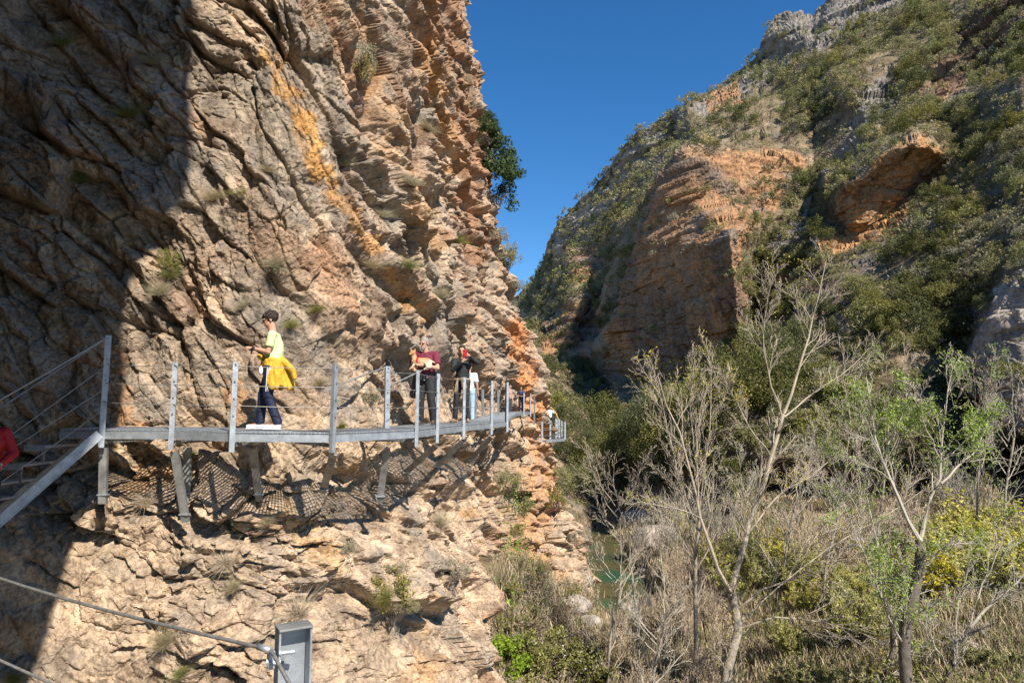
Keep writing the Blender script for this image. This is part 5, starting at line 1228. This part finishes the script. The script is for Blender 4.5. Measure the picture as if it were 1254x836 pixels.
# pale boulders by the river
def boulder(px, py, s, label, sd_, mat=M_ROCK, col=(.50, .44, .37)):
    p, nn, rk_ = hill_at(px, py); m = MB(); m.ell((0, 0, 0), (s, s*.8, s*.6), None, 20, 12)
    def dd_(c): 
        k = 1+.25*fbm3(c[:, 0]/s*1.3+sd_, c[:, 1]/s*1.3, c[:, 2]/s*1.3, 4, sd_); return c*k[:, None]
    o = blob(m, 'boulder', mat, None, s/14, 0, dd_); o.location = p+Vector((0, 0, s*.15)); at = o.data.color_attributes.new('col', 'FLOAT_COLOR', 'POINT'); at.data.foreach_set('color', [*col, 1]*len(o.data.vertices)); o.data.polygons.foreach_set('use_smooth', [False]*len(o.data.polygons)); tag(o, label, 'boulder', 'pale boulders by the river')
for k, (x, y, s, lab) in enumerate([(806, 668, 1.9, 'largest pale grey boulder right of the green pool'), (785, 640, 1.7, 'pale boulder behind the largest one by the pool'), (772, 728, .8, 'rounded pale boulder in the river shallows'), (712, 712, .7, 'pale rock at the foot of the cliff by the water'), (700, 745, .9, 'small pale rock on the near bank'), (722, 765, .6, 'smallest pale rock between dry bushes'), (790, 720, .8, 'half sunk pale rock among grey twigs'), (1180, 800, .5, 'grey stone under the right hand trees')]): boulder(x, y, s, lab, k+3)
# ================================================================ plants on the near cliff
def tuft_mesh(nm, seed, mat, n=700, h=1.0, w=.50, lw=.0065):
    rng = np.random.default_rng(seed); c = rng.normal(size=(n, 3))*.12; c[:, 2] = 0; d = rng.normal(size=(n, 3))*w; d[:, 2] = rng.uniform(.3, 1.0, n)*h; k = rng.uniform(.5, 1, (n, 1)); d *= k
    s = rng.normal(size=(n, 3)); s /= np.linalg.norm(s, axis=1, keepdims=True); s *= lw; mid = c+d*.55; tip = c+d*np.array([1.3, 1.3, .85]); 
    V = np.stack([c-s*.6, c+s*.6, mid+s, mid-s, tip+s*.2, tip-s*.2], 1).reshape(-1, 3); i = np.arange(n)[:, None]*6; Q = np.concatenate([i+np.array([[0, 1, 2, 3]]), i+np.array([[3, 2, 4, 5]])]); return npmesh(nm, V, Q, [mat])
TG = [tuft_mesh('blades', 300+i, M_L_MID) for i in range(2)]; TS = [tuft_mesh('blades', 310+i, M_STRAW) for i in range(3)]; TB = [tuft_mesh('blades', 320, M_TWIGB, 520, 1.1, .6, .007)]
def cliff_plant(kind, px, py, r, label, hs=1.0, group=None):
    p = wall_at(px, py); nrm_ = Vector((.25, -1, 0)) if p.y < 13 else Vector((.9, -.45, 0)); p = p+nrm_*.02
    if kind in ('tuft', 'straw', 'twig'):
        src = {'tuft': TG, 'straw': TS, 'twig': TB}[kind]; o = link({'tuft': 'green_tuft', 'straw': 'dry_tuft', 'twig': 'dead_bush'}[kind], src[rng.integers(len(src))], None, p); o.rotation_euler = (math.radians(32), 0, rng.normal()*.3+(0 if p.y < 13 else 1.0)); o.scale = (r, r, r*hs); tag(o, label, 'plant', group)
        return o
    rt = empty('cliff_shrub', p+nrm_*r*.1-Vector((0, 0, r*.5)), rng.random()*6); rt.scale = (r, r, r*hs); tag(rt, label, 'shrub', group)
    me = {'green': kinds['mid'], 'dark': kinds['dark'], 'grey': kinds['grey'], 'olive': kinds['olive']}[kind]; link('crown', me[rng.integers(len(me))], rt); link('stem', stem_p[0], rt); return rt
cliff_plant('green', 210, 335, .20, 'bright green bush in the sunlit rock left of the man in lime', 1.5); cliff_plant('tuft', 213, 338, .24, 'green tuft tight against the bright green bush', 1.4); cliff_plant('straw', 200, 362, .3, 'dry grass just below the bright green tuft')
cliff_plant('straw', 262, 245, .28, 'dry tuft at the edge of the big shade'); cliff_plant('olive', 292, 240, .20, 'olive bush beside the dry tuft near the shade edge', .8); cliff_plant('grey', 343, 335, .20, 'small grey green plant above the walker in lime', 1.1); cliff_plant('straw', 335, 328, .3, 'dry stalks above the walker in lime')
cliff_plant('grey', 440, 80, .34, 'grey green bush high on the orange streaked face', 1.9); cliff_plant('olive', 445, 100, .30, 'olive bush just under the high grey one', 1.6)
cliff_plant('green', 478, 752, .42, 'green bush low on the cliff below the two men', 1.25); cliff_plant('tuft', 470, 730, .26, 'loose green sprigs above the low green bush'); cliff_plant('grey', 497, 742, .24, 'thin green sprigs right of the low green bush'); cliff_plant('grey', 485, 690, .25, 'grey twiggy plant over the low green bush')
cliff_plant('twig', 366, 752, .38, 'dead brown bush right above the close rail post', 1.3); cliff_plant('straw', 205, 785, .26, 'tuft of dry grass at lower left under the cable', 1.4); cliff_plant('tuft', 225, 822, .2, 'small green tuft at the bottom left'); cliff_plant('tuft', 20, 830, .2, 'green tuft in the bottom left corner')
cliff_plant('grey', 425, 665, .22, 'grey herb under the walkway struts'); cliff_plant('twig', 275, 690, .3, 'dead stalks on the ledge under the walkway'); cliff_plant('twig', 180, 612, .25, 'dry twigs under the walkway behind the left strut'); cliff_plant('tuft', 232, 560, .12, 'tiny green sprig in the shade of the grating')
cliff_plant('grey', 455, 490, .26, 'grey herb between the rail posts left of the maroon shirt', 1.4); cliff_plant('tuft', 420, 527, .18, 'low green tuft at the edge of the grating'); cliff_plant('straw', 395, 470, .22, 'dry grass behind the walkway'); cliff_plant('grey', 555, 700, .3, 'grey green bush low on the buttress', 1.3)
for k, (x, y, r, kd) in enumerate([(330, 210, .2, 'straw'), (390, 385, .22, 'tuft'), (300, 375, .2, 'straw'), (360, 400, .22, 'tuft'), (470, 262, .3, 'straw'), (500, 230, .35, 'straw'), (520, 160, .35, 'straw'), (450, 330, .3, 'straw'), (540, 360, .35, 'straw'), (560, 300, .4, 'tuft'), (420, 200, .25, 'straw'), (500, 330, .3, 'tuft'), (545, 560, .25, 'straw'), (160, 140, .3, 'tuft'), (80, 60, .3, 'tuft'), (100, 220, .3, 'tuft'), (190, 80, .3, 'straw'), (330, 640, .18, 'straw'), (290, 720, .2, 'straw'), (540, 640, .3, 'straw')]):
    cliff_plant(kd, x, y, r, 'sparse dry tuft rooted in a crack of the cliff' if kd == 'straw' else 'sparse green tuft rooted in a crack of the cliff', group='tufts in the cracks of the cliff')
for k, (x, y, r, kd, hs, lab) in enumerate([(625, 600, .55, 'olive', 1.5, 'olive bush in the gully beyond the buttress'), (640, 625, .5, 'green', 1.3, 'green bush in the gully beyond the buttress'), (612, 585, .5, 'grey', 1.4, 'grey bush at the top of the gully'), (677, 620, .6, 'green', 1.6, 'dark green bush on the orange rock past the gully'), (692, 585, .6, 'olive', 1.2, 'olive bush under the far platform'), (700, 660, .5, 'grey', 1.2, 'grey bush low by the pool'), (650, 690, .5, 'grey', 1.3, 'grey bush at the bottom of the gully'), (632, 655, .4, 'olive', 1.3, 'small olive bush halfway down the gully')]):
    cliff_plant(kd, x, y, r, lab, hs)
# shrubs on the skyline of the cliff
for (x, y, r, kd, hs, lab) in [(606, 222, 2.1, 'jun', 2.1, 'tall dark juniper growing on the skyline edge of the cliff'), (600, 165, .9, 'jun', 1.3, 'small dark juniper above the tall one on the cliff edge'), (622, 315, 1.05, 'olive', 1.5, 'olive bush on the cliff edge below the juniper'), (612, 285, .8, 'grey', 1.3, 'grey bush between the juniper and the olive bush'), (575, 95, .5, 'grey', 1.2, 'thin grey bush high on the skyline of the cliff'), (585, 130, .45, 'grey', 1.1, 'lower thin grey bush on the skyline of the cliff'), (636, 350, .6, 'grey', 1.2, 'grey bush lowest on the skyline of the cliff')]:
    x_ = x
    while x_ > x-30 and not ((np.abs(_wp[:, 0]-x_) < 2) & (np.abs(_wp[:, 1]-y) < 3)).any(): x_ -= 2
    p = wall_at(x_-2, y, 4)
    if kd == 'jun':
        if 'jun' not in kinds: kinds['jun'] = [shrub_mesh('crown', 8000, M_L_JUN, 90, .060, rz=1.9, K=60, cl=.30, zc=.45)]
        mee = kinds['jun'][0]
    else: mee = kinds[kd][0]
    rt = empty('juniper_tree' if kd == 'jun' else 'cliff_shrub', p+Vector((r*.22, -.15, -r*(.9 if kd == 'jun' else hs*.6))), 1.0); rt.scale = (r*.8, r*.8, r*.85 if kd == 'jun' else r*hs); tag(rt, lab, 'tree' if kd == 'jun' else 'shrub'); link('crown', mee, rt); link('trunk' if kd == 'jun' else 'stem', stem_p[0], rt)
# ivy and the white flowering bush
def ivy(px, py, w_, h, n, lab):
    cs = []
    for q in range(n):
        x = px+rng.normal()*w_; y = py+rng.normal()*h; cs.append(wall_at(x, y, 2.5) if q % 8 == 0 or not cs else cs[-1]+Vector(rng.normal(size=3)*.12))
    c = np.array(cs)+np.array([.06, -.08, 0])+rng.normal(size=(n, 3))*.06; o = link('ivy', npmesh('ivy', *leaves(c, c*0, .085, rng, 1.2), [M_L_IVY]), None); tag(o, lab, 'ivy')
ivy(630, 690, 8, 22, 1500, 'bright green ivy hanging at the edge of the buttress'); ivy(628, 610, 7, 14, 500, 'small patch of bright ivy in the gully'); 
p, nn, rk_ = hill_at(672, 800)
def bush_at(px, py, r, nm, mat, seed, lab, flowers=0, up=0):
    p, nn, rk_ = hill_at(px, py); rt = empty(nm, p+Vector((0, 0, up))); tag(rt, lab, 'shrub'); rg = np.random.default_rng(seed); c, o_ = crown_pts(3600, rg, K=40, cl=.25); 
    link('crown', npmesh('crown', *leaves(c*r, o_*2, .07, rg), [mat]), rt)
    if flowers:
        k = rg.choice(len(c), flowers); cc_ = (c+o_*.35)[k]*r; link('blossom', npmesh('blossom', *leaves(cc_, o_[k]*3, .055, rg, 1.0, 1.0), [M_FLOWER]), rt)
bush_at(676, 842, 1.3, 'flowering_bush', M_L_MID, 5, 'green bush with many small white flowers at the bottom', 260); bush_at(716, 850, 1.0, 'flowering_bush', M_L_MID, 6, 'smaller white flowered bush right of the larger one', 160); bush_at(632, 830, 1.0, 'green_bush', M_L_IVY, 7, 'bright yellow green bush against the foot of the buttress')
